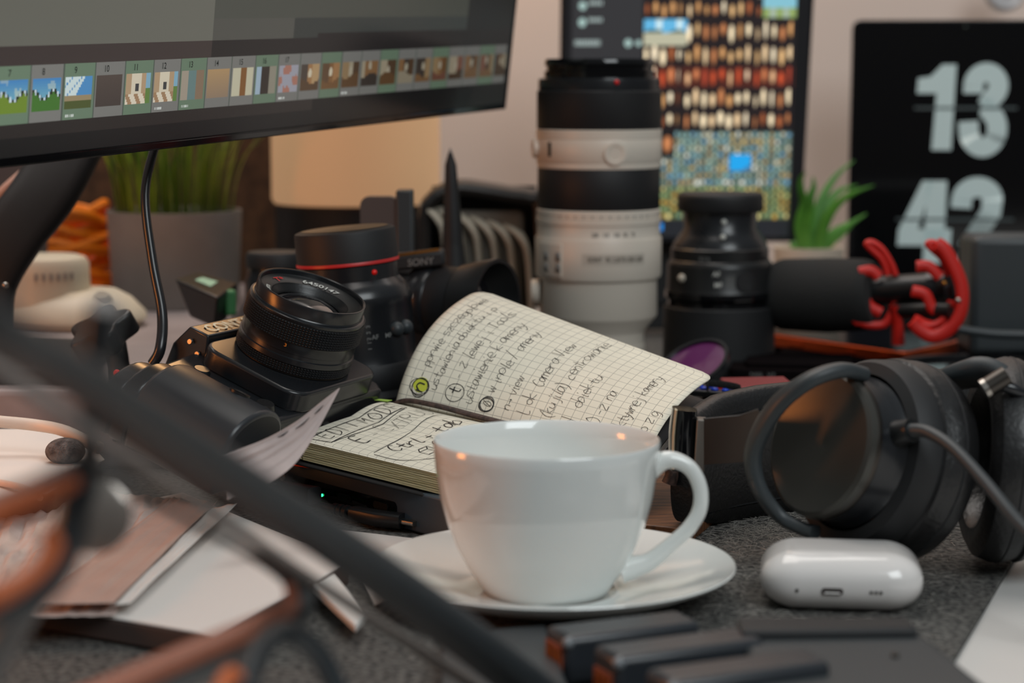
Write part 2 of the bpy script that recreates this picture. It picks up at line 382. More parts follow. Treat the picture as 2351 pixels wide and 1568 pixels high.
def blob(s, t, cols, rows, key, pal, bgc):
    i, j = math.floor(s * cols), math.floor(t * rows); r2 = random.Random(hash((key, i, j)) & 0xffff)
    fs, ft = s * cols - i - .5, t * rows - j - .5
    c = r2.choice(pal)
    w2 = r2.uniform(.16, .34) * (1.4 if key == 31 else 1); h2 = r2.uniform(.28, .46)
    ft += .12 * math.sin(i * 2.3)
    d = (fs / w2) ** 2 + (ft / h2) ** 2
    if d < 1: k = 1.15 - .4 * d * (1 if ft > 0 else .5); return tuple(min(255, x * k) for x in c)
    return bgc
warm = [(215, 185, 145), (190, 140, 90), (225, 208, 178), (150, 85, 50), (205, 165, 115), (225, 205, 170), (170, 110, 70)]
beach = [(120, 155, 150), (150, 168, 150), (110, 145, 150), (175, 172, 150), (150, 132, 95), (200, 202, 190), (100, 122, 110), (170, 150, 100), (95, 140, 165)]
def tabcol(s, t):
    px = 1281 + s * 590; py = 556 - t * 616
    if px > 1838 or py > 545 or px < 1290: return (10, 11, 13)
    if px < 1470:
        if px < 1300: return (22, 22, 24)
        for (a, b, c_, d) in ((1316, 5, 1334, 24), (1316, 42, 1334, 62), (1428, 90, 1446, 108), (1455, 92, 1468, 106)):
            if ((px - (a + c_) / 2) / ((c_ - a) / 2)) ** 2 + ((py - (b + d) / 2) / ((d - b) / 2)) ** 2 < 1: return (150, 175, 170)
        if (1338 < px < 1372 and (abs(py - 8) < 5 or abs(py - 46) < 5)) or (1308 < px < 1370 and abs(py - 99) < 6): return (150, 165, 162) if math.sin(px * .9) > -.5 else (90, 95, 95)
        return (45, 45, 47)
    if py < 42 and px > 1758: return (120, 175, 190) if py < 18 else (130, 150, 90) if math.sin(px * .2) > -.2 else (150, 165, 150)
    if 44 < py < 105 and 1473 < px < 1577: return (90, 165, 205) if py < 72 + 4 * math.sin(px * .1) and math.sin(px * .13) < .6 else (190, 215, 220) if py < 68 else (50, 80, 80) if py < 76 else (170, 168, 145)
    if py < 296:
        rows = [(-60, -5), (2, 42), (48, 98), (104, 150), (152, 200), (204, 250), (256, 296)]
        for j, (a, b) in enumerate(rows):
            if a <= py <= b:
                seg = (px - 1470) / 90
                if seg % 1 < .07: return (24, 22, 24)
                pl = warm if j != 4 else [(150, 60, 40), (190, 115, 75), (215, 185, 155), (175, 70, 40), (205, 160, 120)]
                return blob((px - 1470) / 368, (py - a) / (b - a), 18, 1, j * 7, pl, (34, 25, 24) if j != 4 else (70, 32, 24))
        return (24, 22, 26)
    if py < 302: return (16, 18, 22)
    if px < 1556 and py < 360: return blob((px - 1518) / 40, (py - 302) / 58, 1, 1, 9, warm, (26, 22, 22))
    if 1690 < px < 1742 and 354 < py < 392: return (30, 150, 215) if (px - 1690) * .6 + (py - 354) < 55 else (60, 110, 150)
    if py < 505:
        c = blob((px - 1470) / 368, (py - 302) / 203, 27, 13, 31, beach, (70, 82, 78))
        if py > 430: c = (c[0] * 1.0, c[1] * .92, c[2] * .65)
        return c
    if 1512 < px < 1522 + 10 and py > 515 and py < 532: return (30, 130, 210)
    return (32, 34, 38)
screen('screen', tabcol, 420, 400, Vector((.001, 0.001, .0006)), Vector((TW * .998 + 0, 0, 0)), Vector((sh * TH * .5, TH * .998, 0)), screenmat('tablet_screen', 1.25), tb)
MB().box((TW * .5, -.027, -.04), (.12, .115, .01)).box((TW * .5, .02, -.035), (.05, .16, .008)).build('stand', K['matte'], tb, bev=.002)

# ------------------------------------------------------------------ clock tablet at right
ty = 1.95; b0 = P(1941, 750, ty); b0.z = .0005; t0 = P(1958, 46, ty); cw = .210; ch = (t0 - b0).z
ck = thing('clock_tablet', 'black upright tablet showing the large pale clock digits 13 and 42', 'tablet', b0, rz(-3) @ Matrix.Rotation(R(90), 3, 'X'))
sx = (t0 - b0).x / ch
MB().prism([(x + sx * y, y) for x, y in rrect(cw, ch, .008, 6, cw / 2, ch / 2)], -.008, 0).build('housing', K['gloss'], ck, bev=.001)
DG = mat('digit', (150, 166, 166), .4, emit=.42)
mpx = M(ty)
def D(px, py): return ((px - 1941) * mpx * 1.005, (752 - py) * mpx * 1.0)
def slab2(poly, mb, z=.0007): mb.prism([D(*p) for p in poly], .0002, z)
def thickline(pts, wd, mb, closed=False):
    n = len(pts); 
    L, Rr = [], []
    for i, p in enumerate(pts):
        a = pts[max(i - 1, 0)]; b = pts[min(i + 1, n - 1)]; dx, dy = b[0] - a[0], b[1] - a[1]; l = math.hypot(dx, dy) or 1; nx, ny = -dy / l * wd[i] / 2, dx / l * wd[i] / 2
        L.append((p[0] + nx, p[1] + ny)); Rr.append((p[0] - nx, p[1] - ny))
    for i in range(n - 1):
        mb.prism([D(*L[i]), D(*L[i + 1]), D(*Rr[i + 1]), D(*Rr[i])], .0002, .0007)
def arc(cx, cy, rx, ry, a0, a1, n=22): return [(cx + rx * math.cos(R(a0 + (a1 - a0) * k / n)), cy - ry * math.sin(R(a0 + (a1 - a0) * k / n))) for k in range(n + 1)]
one = MB(); slab2([(2126, 350), (2170, 350), (2177, 157), (2146, 157), (2120, 184), (2092, 188), (2090, 222), (2134, 222)], one)
one.build('digit', DG, ck)
th = MB()
p3 = [(2216, 222)] + [(2216, 205)] + arc(2244, 205, 28, 30, 180, -55, 20) + [(2246, 252)]
thickline(p3, [44] * len(p3), th)
p3 = [(2234, 252), (2250, 254)] + arc(2240, 302, 32, 42, 60, -180, 22) + [(2207, 285)]
thickline(p3, [44] * len(p3), th); th.build('digit', DG, ck)
fo4 = MB(); slab2([(2108, 420), (2162, 420), (2158, 608), (2112, 608), (2113, 568), (2056, 568), (2056, 532)], fo4)
fo4b = MB()
for pl in ([(2108, 420), (2133, 420), (2100, 530), (2056, 532)], [(2118, 420), (2163, 420), (2159, 608), (2113, 608)], [(2056, 530), (2176, 530), (2174, 568), (2054, 568)]): fo4b.prism([D(*p) for p in pl], .0002, .0007)
fo4b.build('digit', DG, ck)
tw = MB()
p2 = [(2196, 482), (2197, 462)] + arc(2232, 462, 34, 28, 180, -10, 18) + [(2264, 490), (2240, 530), (2214, 575)]
thickline(p2, [46] * len(p2), tw)
tw.prism([D(*p) for p in [(2196, 610), (2262, 610), (2264, 575), (2210, 572), (2196, 586)]], .0002, .0007); tw.build('digit', DG, ck)
for fx0, fy in ((2085, 258), (2050, 511)): MB().prism([D(fx0, fy), D(2315, fy), D(2315, fy - 6), D(fx0, fy - 6)], .0008, .001).build('flap_line', mat('flap', (70, 82, 84), .5), ck)
ball(MB(), (*D(2195, 72), 0.0), .0012).build('front_camera', mat('camdot', (70, 84, 80), .2), ck)
MB().box((cw / 2, .006, -.035), (.12, .008, .05)).box((cw / 2, .045, -.016), (.05, .08, .012)).build('stand', K['matte'], ck, bev=.002)
kn = MB().lathe([(.0001, 0), (.0215, 0), (.0215, .004), (.0185, .009), (.0165, .0095), (.0155, .0085), (.0001, .0085)], 48, Matrix.Translation(P(2306, -22, 2.05)) @ Matrix.Rotation(R(90), 4, 'X')).build('wall_disc', mat('silver_white', (186, 188, 192), .35, .3)); tag(kn, 'round silver disc above the black clock tablet at the top edge', 'disc')

# ------------------------------------------------------------------ lamp, felt board behind
LY = 1.80; lp = thing('cylinder_lamp', 'glowing cream cylinder lamp on a black base under the monitor', 'lamp', (P(818, 500, LY).x, LY, 0))
q = lambda hw, py: prof_px(LY, [(hw, py)])[0]
r1 = 192 * M(LY)
MB().lathe([(.0001, .45), (r1 * .96, .45), (r1, .443)] + [q(192, 466), q(186, 476)], 72).build('diffuser', K['lampglow'], lp)
MB().lathe([(r1 * .955, q(186, 478)[1]), (r1 * .965, q(186, 480)[1]), (r1 * .97, .004), (r1 * .93, 0), (.0001, 0)], 72).build('base', K['matte'], lp)
ll = bpy.data.lights.new('cylinder_lamp_light', 'POINT'); ll.energy = 2.0; ll.color = (1, .55, .22); ll.shadow_soft_size = .07
lo = bpy.data.objects.new('cylinder_lamp_light', ll); COL.objects.link(lo); lo.location = (lp.location.x - .02, LY - .02, .56)
bf = MB().box((P(350, 500, 1.97).x, 1.985, .21), (.42, .03, .42)).build('felt_board', K['brownfelt'], bev=.004); tag(bf, 'brown felt board standing behind the potted grass and lamp', 'felt board')

# ------------------------------------------------------------------ pale box with router, pot, orange cable on it
BZ = .05
bx = MB().prism([(-.62, 1.20), (-.207, 1.215), (-.235, 1.86), (-.62, 1.86)], 0, BZ).build('storage_box', mat('pale_card', (150, 140, 140), .45, var=.1, vscale=25), bev=.004); tag(bx, 'pale greyish low box carrying the router and the grass pot', 'box')
pY = 1.68; pc = Vector((P(403, 600, pY).x, pY, BZ)); mp_ = M(pY)
pot = thing('potted_grass', 'green grass plant in a matte grey pot under the monitor', 'potted plant', pc)
rt, rb = 153 * mp_, 143 * mp_; zt = zat(492, pY - rt) - BZ
MB().lathe([(.0001, 0), (rb * .97, 0), (rb, .003), (rt, zt), (rt - .003, zt), (rt - .005, zt - .004), (rb - .004, .02), (.0001, .02)], 64).build('pot', K['potgrey'], pot)
MB().lathe([(.0001, zt - .008), (rt - .004, zt - .008)], 48).build('soil', mat('soil', (40, 32, 24), .95, bump=1, bscale=200), pot)
gr = MB(); rg = random.Random(5)
for k in range(95):
    a = rg.uniform(0, 6.283); rr = (rt - .008) * math.sqrt(rg.random()); b = Vector((rr * math.cos(a), rr * math.sin(a), zt - .012)); h = rg.uniform(.065, .125)
    out = Vector((math.cos(a), math.sin(a), 0)) * (rr / rt) * rg.uniform(.4, 1.0) * .062 + Vector((rg.gauss(0, .006), rg.gauss(0, .006), 0))
    wd = rg.uniform(.0036, .0064); pts = [b, b + out * .15 + Vector((0, 0, h * .45)), b + out * .5 + Vector((0, 0, h * .8)), b + out * 1.05 + Vector((0, 0, h))]
    gr.tube(pts, [wd, wd, wd * .7, wd * .15], 5, 4, h=.0004)
gb = gr.build('grass_blades', K['grass'], pot); gb['kind'] = 'stuff'
rY = 1.53; rc = P(163, 690, rY); ro = thing('router', 'rounded cream white router with vent slots and a small button beside the stand', 'router', (rc.x, rY, BZ), rz(8))
m_ = M(rY); rr_ = 172 * m_
MB().lathe([(.0001, 0), (rr_ * .9, 0), (rr_, .006), (rr_ * .985, .011), (rr_ * .8, .022), (rr_ * .6, .028), (.0001, .029)], 64, sy=.8).build('base', K['cream'], ro)
MB().lathe([(.0335, .016), (.0325, .040), (.0325, .048), (.030, .0525), (.024, .0545), (.0001, .055)], 64, Matrix.Translation((-.018, 0, 0))).build('dome', K['cream'], ro)
for k in range(6):
    a = R(262 + k * 9.5); MB().box((-.018 + 0.0330 * math.cos(a), 0.0330 * math.sin(a), .0405), (.0012, .0022, .0055), Matrix.Rotation(a, 3, 'Z')).build('vent_slot', K['potgrey'], ro)
MB().lathe([(.0001, .004), (.006, .004), (.0085, 0)], 32, Matrix.Translation((.024, -.025, .022)) @ Matrix.Rotation(R(24), 4, 'X')).build('button', mat('cream_dark', (150, 144, 128), .5), ro)
oc = MB(); ro_ = random.Random(2); cc = P(150, 575, 1.72)
for k in range(15):
    z = BZ + .006 + k * .0050; ph = ro_.uniform(0, 6); ra = ro_.uniform(.03, .043)
    pts = [Vector((cc.x + ra * math.cos(a * .5236 + ph) + ro_.gauss(0, .002), 1.72 + ra * .8 * math.sin(a * .5236 + ph), z + .006 * math.sin(a * 1.05 + ph))) for a in range(12)]
    oc.tube(pts, .0042, 8, 3, closed=True)
oo = oc.build('cable_coil', K['orange']); tag(oo, 'coil of bright orange cable behind the white router', 'cable')

# black wedge plug + clamp knob
wY = 1.42; wc = P(468, 700, wY); wd_ = thing('black_adapter', 'black angular plastic block with pale green sticker leaning behind the old camera', 'adapter', (wc.x, wY, BZ))
def rel(px, py, Y, o): return P(px, py, Y) - o
o_ = wd_.location.copy()
tp = [rel(400, 640, 1.40, o_), rel(448, 622, 1.46, o_), rel(547, 650, 1.44, o_), rel(500, 682, 1.37, o_)]
bt = [rel(436, 728, 1.40, o_), rel(456, 716, 1.45, o_), rel(520, 736, 1.43, o_), rel(492, 752, 1.38, o_)]
MB().add(tp + bt, [(0, 1, 2, 3), (7, 6, 5, 4), (0, 4, 5, 1), (1, 5, 6, 2), (2, 6, 7, 3), (3, 7, 4, 0)]).build('body', K['black'], wd_, bev=.002)
c = sum(tp, Vector()) / 4 + Vector((0, 0, .0012)); MB().add([c + (p - c) * .36 for p in tp], [(0, 1, 2, 3)]).build('sticker', mat('mint', (150, 190, 165), .5), wd_)
MB().box(rel(527, 694, 1.41, o_), (.008, .010, .018), rz(20)).build('green_tab', mat('greentab', (60, 120, 70), .5), wd_, bev=.002)
kb = thing('clamp_knob', 'black lobed clamp knob standing left of the hanging cable', 'clamp', P(255, 800, 1.22))
o_ = kb.location.copy()
lob = MB(); mxk = Matrix.Translation(rel(236, 766, 1.22, o_)) @ Matrix.Rotation(R(-24), 4, 'Y') @ Matrix.Rotation(R(22), 4, 'X')
pr = []
for k in range(60):
    a = 2 * math.pi * k / 60; r = .0185 + .0034 * math.cos(5 * a); pr.append((r * math.cos(a), r * math.sin(a)))
lob.prism(pr, -.0075, .0075, mxk); lob.build('knob', K['black'], kb, bev=.002)
MB().tube([rel(262, 790, 1.22, o_), rel(272, 840, 1.22, o_), rel(278, 905, 1.22, o_), rel(280, 1010, 1.22, o_)], [.0075, .007, .008, .008], 16, 3).build('shaft', K['black'], kb)
MB().box(rel(315, 862, 1.22, o_), (.024, .014, .010), Matrix.Rotation(R(12), 3, 'Y')).build('bracket', K['black'], kb, bev=.003)

# ------------------------------------------------------------------ back row lenses and things
def black_cap_lens():
    Y = 1.46; x = P(632, 620, Y).x; t = thing('lens_cap_stack', 'low black lens with a rear cap standing behind the tilted camera lens', 'lens', (x, Y, 0))
    MB().lathe([(.0001, zat(578, Y)), (.0195, zat(578, Y)), (.0212, zat(583, Y) - .001), (.0212, zat(612, Y))], 48).build('cap', K['matte'], t)
    MB().lathe([(.0205, zat(612, Y)), (.0205, zat(630, Y)), (.022, zat(640, Y)), (.022, .003), (.021, 0), (.0001, 0)], 48).build('barrel', K['satin'], t)
black_cap_lens()
# red ring lens, leaning slightly
Y = 1.25; m_ = M(Y); tilt = Matrix.Rotation(R(-5), 3, 'Y')
base = P(842, 1052, Y); base.z = .003
rl = thing('red_ring_lens', 'black lens standing upright with a thin red ring and red dot near its cap', 'lens', base, tilt)
H_ = (P(800, 530, Y) - base).length
h = lambda py: H_ * (1052 - py) / (1052 - 530)
g = lambda hw, py: (hw * m_, h(py) - 0.0)
MB().lathe([(.0001, h(524)), (.9 * 115 * m_, h(524)), g(114, 528), g(116, 533), g(116, 598)], 64).build('rear_cap', K['matte'], rl)
MB().lathe([(.0001, h(523)), (.86 * 115 * m_, h(523))], 64).build('cap_face', mat('tan_face', (100, 80, 56), .6, var=.1), rl)
MB().lathe([g(117, 596), g(118, 598), g(118, 603), g(117, 604)], 64).build('red_ring', K['redline'], rl)
MB().lathe([g(114, 606), g(113, 640), g(122, 650), g(134, 662), g(138, 678)], 64).build('mount_collar', K['satin'], rl)
MB().lathe([g(138, 678), g(140, 690), g(137, 700), g(137, 812), g(141, 830)], 64).build('barrel', K['satin'], rl)
MB().lathe([g(141, 830), g(146, 838), g(146, 880), g(143, 890), g(150, 905)], 64).build('focus_ring', K['rubber'], rl)
MB().lathe([g(150, 905), g(152, 930), g(152, 1035), g(148, 1052), (.0001, 0)], 64).build('hood', K['black'], rl)
a_ = R(-55); ball(MB(), (113.5 * m_ * math.cos(a_), 113.5 * m_ * math.sin(a_), h(622)), .0018).build('red_dot', K['reddot'], rl)
for k, (da, s) in enumerate(((0, 'AF'), (14, 'MF'))): text(s, .004, cyl(137.6 * m_, R(-66 + da), h(770)), 'lettering', K['greyprint'], rl)
text('1  1.5  2  3', .0035, lambda x, y: cyl(137.6 * m_, R(-74), h(765))(y, x), 'distance_scale', K['greyprint'], rl)
sw = MB(); a_ = R(-38)
for zz, dd in ((h(755), 0), (h(755), 9)):
    aa = R(-42 + dd * 1.5); ball(sw, (138 * m_ * math.cos(aa), 138 * m_ * math.sin(aa), zz), .0048, sc_=(1, 1, 1))
sw.build('switch', K['charcoal'], rl)

# dark upright battery charger block + bracket
Y = 1.40; x = P(872, 500, Y).x
hb = thing('flash_trigger', 'dark grey upright flash unit rising behind the red ring lens', 'flash', (x, Y, 0))
MB().prism(rrect(.026, .07, .006, 4, 0, zat(450, Y) - .035), -.008, .008, Matrix.Rotation(R(90), 4, 'X')).build('head', mat('smoke', (84, 76, 74), .35), hb)
MB().box((P(930, 500, Y).x - x, 0, zat(435, Y) / 2), (.0115, .022, zat(435, Y))).build('body', K['charcoal'], hb, bev=.0015)
MB().box((.004, .003, .03), (.05, .03, .06)).build('base', K['black'], hb, bev=.003)

# mirrorless camera with lens facing right
Y = 1.36; co = P(1000, 640, Y); co = Vector((co.x, Y, 0))
mc = thing('mirrorless_camera', 'black camera lying with its wide lens facing right behind the notebook', 'camera', co)
z0 = zat(662, Y)
MB().box((P(955, 640, Y).x - co.x, .01, .055), (.034, .075, .105), rz(-12)).build('body', K['black'], mc, bev=.004)
MB().box((P(965, 580, Y).x - co.x, -.012, zat(578, Y) - .004), (.034, .03, .010), Matrix.Rotation(R(-6), 3, 'Y')).build('viewfinder', K['matte'], mc, bev=.002)
MB().box((P(960, 572, Y).x - co.x, -.026, zat(574, Y) + .0005), (.030, .001, .0016), Matrix.Rotation(R(-8), 3, 'Y')).build('trim', K['gold'], mc)
text('SONY', .0065, lambda a, b: Vector((P(970, 597, Y).x - co.x + a, -.0275, zat(600, Y) + b + a * .1)), 'lettering', K['greyprint'], mc)
ax = Vector((.86, -.50, .02)).normalized(); up = Vector((0, 0, 1)); sd = up.cross(ax).normalized(); up = ax.cross(sd)
mxl = Matrix.Translation(Vector((P(965, 690, Y).x - co.x, -.01, zat(690, Y)))) @ frame(sd, up, ax).to_4x4()
MB().lathe([(.024, 0), (.025, .004), (.025, .014), (.0235, .016)], 56, mxl).build('mount_ring', K['satin'], mc)
MB().lathe([(.0235, .016), (.0245, .018), (.0245, .034), (.0262, .036)], 56, mxl).build('zoom_ring', K['rubber'], mc)
MB().lathe([(.0262, .036), (.0285, .046), (.0305, .058), (.0305, .061), (.028, .061), (.024, .052), (.017, .045)], 56, mxl).build('hood', K['black'], mc)
MB().lathe([(.017, .045), (.012, .0475), (.0001, .049)], 40, mxl).build('front_element', K['lensglass'], mc)
text('GM', .006, lambda a, b: mxl @ Vector((.0252 * math.cos(R(160) + b / .025), .0252 * math.sin(R(160) + b / .025), .006 - a)), 'lettering', K['white'], mc)

# stylus
Y = 1.47; p = P(1050, 610, Y); sy = thing('stylus_pen', 'slim black stylus standing upright with its tip pointing up', 'stylus', (p.x, Y, 0), Matrix.Rotation(R(-1.5), 3, 'Y'))
zt_ = zat(340, Y); m_ = M(Y)
MB().lathe([(.0001, zt_), (.0009, zt_ - .001), (.0011, zt_ - .003)], 16).build('nib', K['greyprint'], sy)
MB().lathe([(.0014, zt_ - .003), (.0042, zt_ - .012), (.0052, zt_ - .03), (.0060, zat(470, Y)), (.0074, zat(540, Y)), (.0078, .03)], 24).build('barrel', K['matte'], sy)
MB().lathe([(.0078, zat(560, Y)), (.0092, zat(612, Y)), (.016, .04), (.022, .006), (.022, 0), (.0001, 0)], 32).build('holder', K['matte'], sy)

# open pouch with pale pockets
Y = 1.62; po = Vector((P(1110, 600, Y).x, Y, 0)); pu = thing('open_pouch', 'black rounded case standing open with pale ribbed pockets inside', 'case', po)
m_ = M(Y)
shp = [(-135, 700), (-132, 500), (-118, 462), (-90, 440), (-50, 432), (0, 438), (60, 448), (105, 455), (128, 480), (132, 700)]
MB().tube([Vector((hw * m_, .012, zat(py, Y))) for hw, py in shp], .0068, 12, 3, h=.030, up=(0, 1, 0), sq=.6).build('shell', K['leather'], pu)
MB().box((0, .042, .085), (.085, .004, .13)).build('lining', K['black'], pu)
pk = mat('pocket', (172, 166, 152), .7)
for k in range(6):
    xx = (-118 + k * 38) * m_; zt_ = zat(478 + k * 9, Y)
    MB().tube([Vector((xx - .004, -.004, zt_ + .002)), Vector((xx + .006, -.012, zt_ - .008)), Vector((xx + .011, -.014, zt_ - .028)), Vector((xx + .014, -.014, .03))], [.0032, .0036, .003, .003], 10, 4, h=.010, up=(0, 1, .2)).build('pocket', pk, pu)
MB().box((.0, -.006, .08 + .008), (.066, .012, .09)).build('insert', mat('insert', (110, 106, 98), .8), pu, bev=.006)

# ------------------------------------------------------------------ tall white lens
Y = 1.50; cx = 1374; m_ = M(Y, .12); x0 = (cx - 1175.5) * M(Y, .12)
wl = thing('telephoto_lens', 'tall pale grey telephoto lens standing upright with two black rubber rings', 'lens', (x0, Y, 0))
def seg(pts): return [(hw * m_, zat(py, Y - hw * m_)) for hw, py in pts]
MB().lathe([(.0001, zat(138, Y))] + seg([(122, 134), (125, 140), (125, 150), (121, 152), (121, 160), (126, 163), (126, 178)]), 80).build('front_cap', K['gloss'], wl)
MB().lathe(seg([(126, 178), (138, 181), (139, 186), (139, 208)]), 80).build('mount_band', K['satin'], wl)
MB().lathe(seg([(139, 208), (142, 211), (142, 296), (140, 299)]), 80).build('focus_ring', K['rubber'], wl)
MB().lathe(seg([(141, 299), (143, 301), (143, 320), (142, 321), (143, 323), (143, 375), (141, 378), (142, 381), (140, 390)]), 80).build('barrel', K['lenswhite'], wl)
MB().lathe(seg([(139, 389), (140, 391), (140, 484), (138, 487)]), 80).build('zoom_ring', K['rubber'], wl)
MB().lathe(seg([(139, 486), (142, 489), (142, 504), (140, 505), (143, 508), (143, 520), (141, 522), (141, 549), (143, 552), (145, 556), (145, 640), (142, 648), (136, 650), (135, 655), (136, 735), (132, 742), (108, 768), (106, 775), (106, 800), (108, 802), (108, 905)]) + [(.0001, 0)], 80).build('lower_barrel', K['lenswhite'], wl)
RF = 143.4 * m_
def onl(a, py, r=RF): return lambda x, y: cyl(r, R(a), zat(py, Y - RF))(x, y)
def disc(r0, r1, hgt, a, py, rad, name, m, par):
    c = Vector((rad * math.cos(R(a)), rad * math.sin(R(a)), zat(py, Y - rad))); mx = Matrix.Translation(c) @ (Matrix.Rotation(R(a), 4, 'Z') @ Matrix.Rotation(R(90), 4, 'Y'))
    return MB().lathe([(r1, -.001), (r1, hgt), (r0, hgt), (r0 * .9, hgt * .6), (.0001, hgt * .6)], 40, mx).build(name, m, par)
disc(.0055, .0082, .0012, -78, 353, RF, 'focus_button', K['lenswhite'], wl)
disc(.0045, .007, .003, 188, 345, RF, 'side_button', K['lenswhite'], wl)
ball(MB(), (139.5 * m_ * math.cos(R(-76.5)), 139.5 * m_ * math.sin(R(-76.5)), zat(189, Y - RF)), .0018).build('red_dot', K['reddot'], wl)
MB().grid(lambda u, v: cyl(RF + .0002, R(-145), 0)(u * .0035, zat(362, Y - RF) + v * .0105), 4, 1).build('slot', K['black'], wl)
MB().grid(lambda u, v: cyl(RF * 1.018, R(-158), 0)((u) * .026, zat(640, Y - RF) + v * .0245), 14, 1).build('switch_panel', mat('panel_white', (208, 199, 186), .45), wl, solid=.0016, bev=.0005)
for k in range(2):
    for j in range(2): MB().grid(lambda u, v: cyl(RF * 1.04, R(-147 + k * 15), 0)(u * .0035, zat(628 - j * 26, Y - RF) + v * .0062), 3, 1).build('switch', K['greyprint'], wl, solid=.001)
MB().grid(lambda u, v: cyl(RF + .0006, R(-107), 0)(u * .049, zat(611, Y - RF) + v * .0085), 20, 1).build('name_plate', mat('plate', (200, 191, 178), .45), wl)
text('SONY  FE 2.8/70-200 GM', .0052, onl(-76, 602, RF + .0012), 'lettering', mat('plate_print', (128, 120, 110), .6), wl, xs=.78)
text('200   135   100   85   70', .0042, onl(-78, 545, 141.6 * m_), 'lettering', mat('scale_print', (110, 104, 98), .6), wl, xs=.8)
for k in range(12): MB().box((141.4 * m_ * math.cos(R(-130 + k * 8)), 141.4 * m_ * math.sin(R(-130 + k * 8)), zat(500, Y - RF)), (.0006, .0006, .0025), rz(-130 + k * 8)).build('tick', K['greyprint'], wl)
MB().lathe([(.0001, .006), (.0085, .006), (.0095, .004), (.0095, 0), (.0001, 0)], 28, Matrix.Translation((-136 * m_, -.006, zat(668, Y))) @ Matrix.Rotation(R(-90), 4, 'Y')).build('collar_knob', K['lenswhite'], wl)

# ------------------------------------------------------------------ right black lens
Y = 1.55; m_ = M(Y); bk = thing('black_lens', 'stout black lens with a hood standing right of the tall pale lens', 'lens', (P(1651, 700, Y).x, Y, 0))
MB().lathe([(.0001, zat(449, Y))] + seg([(92, 447), (97, 452), (98, 458), (98, 486), (95, 490)]), 64).build('rear_cap', K['matte'], bk)
MB().lathe(seg([(84, 489), (84, 530), (96, 548), (107, 566), (109, 575)]), 64).build('mount', K['satin'], bk)
MB().lathe(seg([(109, 575), (112, 578), (112, 604), (118, 610), (120, 620), (121, 672), (124, 678)]), 64).build('barrel', K['black'], bk)
MB().lathe(seg([(124, 678), (125, 684), (125, 694), (118, 700), (119, 712)]), 64).build('focus_ring', K['gloss'], bk)
MB().lathe(seg([(124, 712), (127, 716), (129, 830), (129, 880)]) + [(.0001, 0)], 64).build('hood', K['matte'], bk)
RB = 121.5 * m_
def onb(a, py, r=RB): return lambda x, y: cyl(r, R(a), zat(py, Y - RB))(x, y)
for (a, py, r_, s_) in ((-90, 510, 84, .0022), (-92, 545, 97, .0022)):
    rr = r_ * m_; ball(MB(), (rr * math.cos(R(a)), rr * math.sin(R(a)), zat(py, Y - rr)), s_, sc_=(1, 1, 1)).build('white_dot', K['white'], bk)
ball(MB(), (RB * math.cos(R(-140)), RB * math.sin(R(-140)), zat(643, Y - RB)), .0032).build('emblem', mat('emblem', (190, 180, 165), .4), bk)
text('AF', .005, onb(-99, 635), 'lettering', K['white'], bk); text('MF', .005, onb(-97, 660), 'lettering', K['white'], bk)
text('||||||', .009, onb(-84, 655), 'lettering', K['greyprint'], bk, xs=.5)
text('0.3 ft', .004, onb(-112, 600), 'lettering', K['greyprint'], bk)
disc2 = MB().lathe([(.0075, -.001), (.0075, .001), (.006, .001), (.006, .0003), (.0001, .0003)], 32, Matrix.Translation((RB * math.cos(R(-68)), RB * math.sin(R(-68)), zat(648, Y - RB))) @ Matrix.Rotation(R(-68), 4, 'Z') @ Matrix.Rotation(R(90), 4, 'Y')).build('dial', K['satin'], bk)

# ------------------------------------------------------------------ small plant at right
Y = 1.80; c = Vector((P(1856, 590, Y).x, Y, 0)); spn = thing('small_plant', 'small bright green spiky plant in a pale pot before the clock tablet', 'potted plant', c)
zt_ = zat(566, Y); m_ = M(Y)
MB().lathe([(.0001, 0), (.026, 0), (.0310, zt_), (.0285, zt_), (.026, zt_ - .006), (.0001, zt_ - .006)], 48).build('pot', K['potwhite'], spn)
lv = [((1852, 590), (1850, 500), (1838, 420), (1850, 395)), ((1862, 590), (1858, 470), (1868, 430), (1866, 405)), ((1870, 590), (1880, 480), (1915, 410), (1962, 368)), ((1875, 590), (1900, 500), (1945, 450), (2008, 425)),
      ((1880, 590), (1910, 540), (1950, 515), (1990, 490)), ((1872, 590), (1890, 490), (1925, 440), (1970, 425)), ((1850, 590), (1835, 520), (1845, 460), (1838, 430)), ((1845, 595), (1828, 570), (1820, 560), (1812, 562)),
      ((1866, 590), (1874, 530), (1890, 480), (1905, 450)), ((1858, 590), (1850, 540), (1860, 480), (1858, 440)), ((1878, 595), (1905, 555), (1930, 540), (1955, 520))]
for k, L in enumerate(lv):
    pts = [P(p[0], p[1], Y + (k % 3 - 1) * .006 * j) - c for j, p in enumerate(L)]
    MB().tube(pts, [.0040, .0046, .0026, .0003], 8, 5, h=.0007, up=(0, -1, .2)).build('leaf', K['green'], spn)

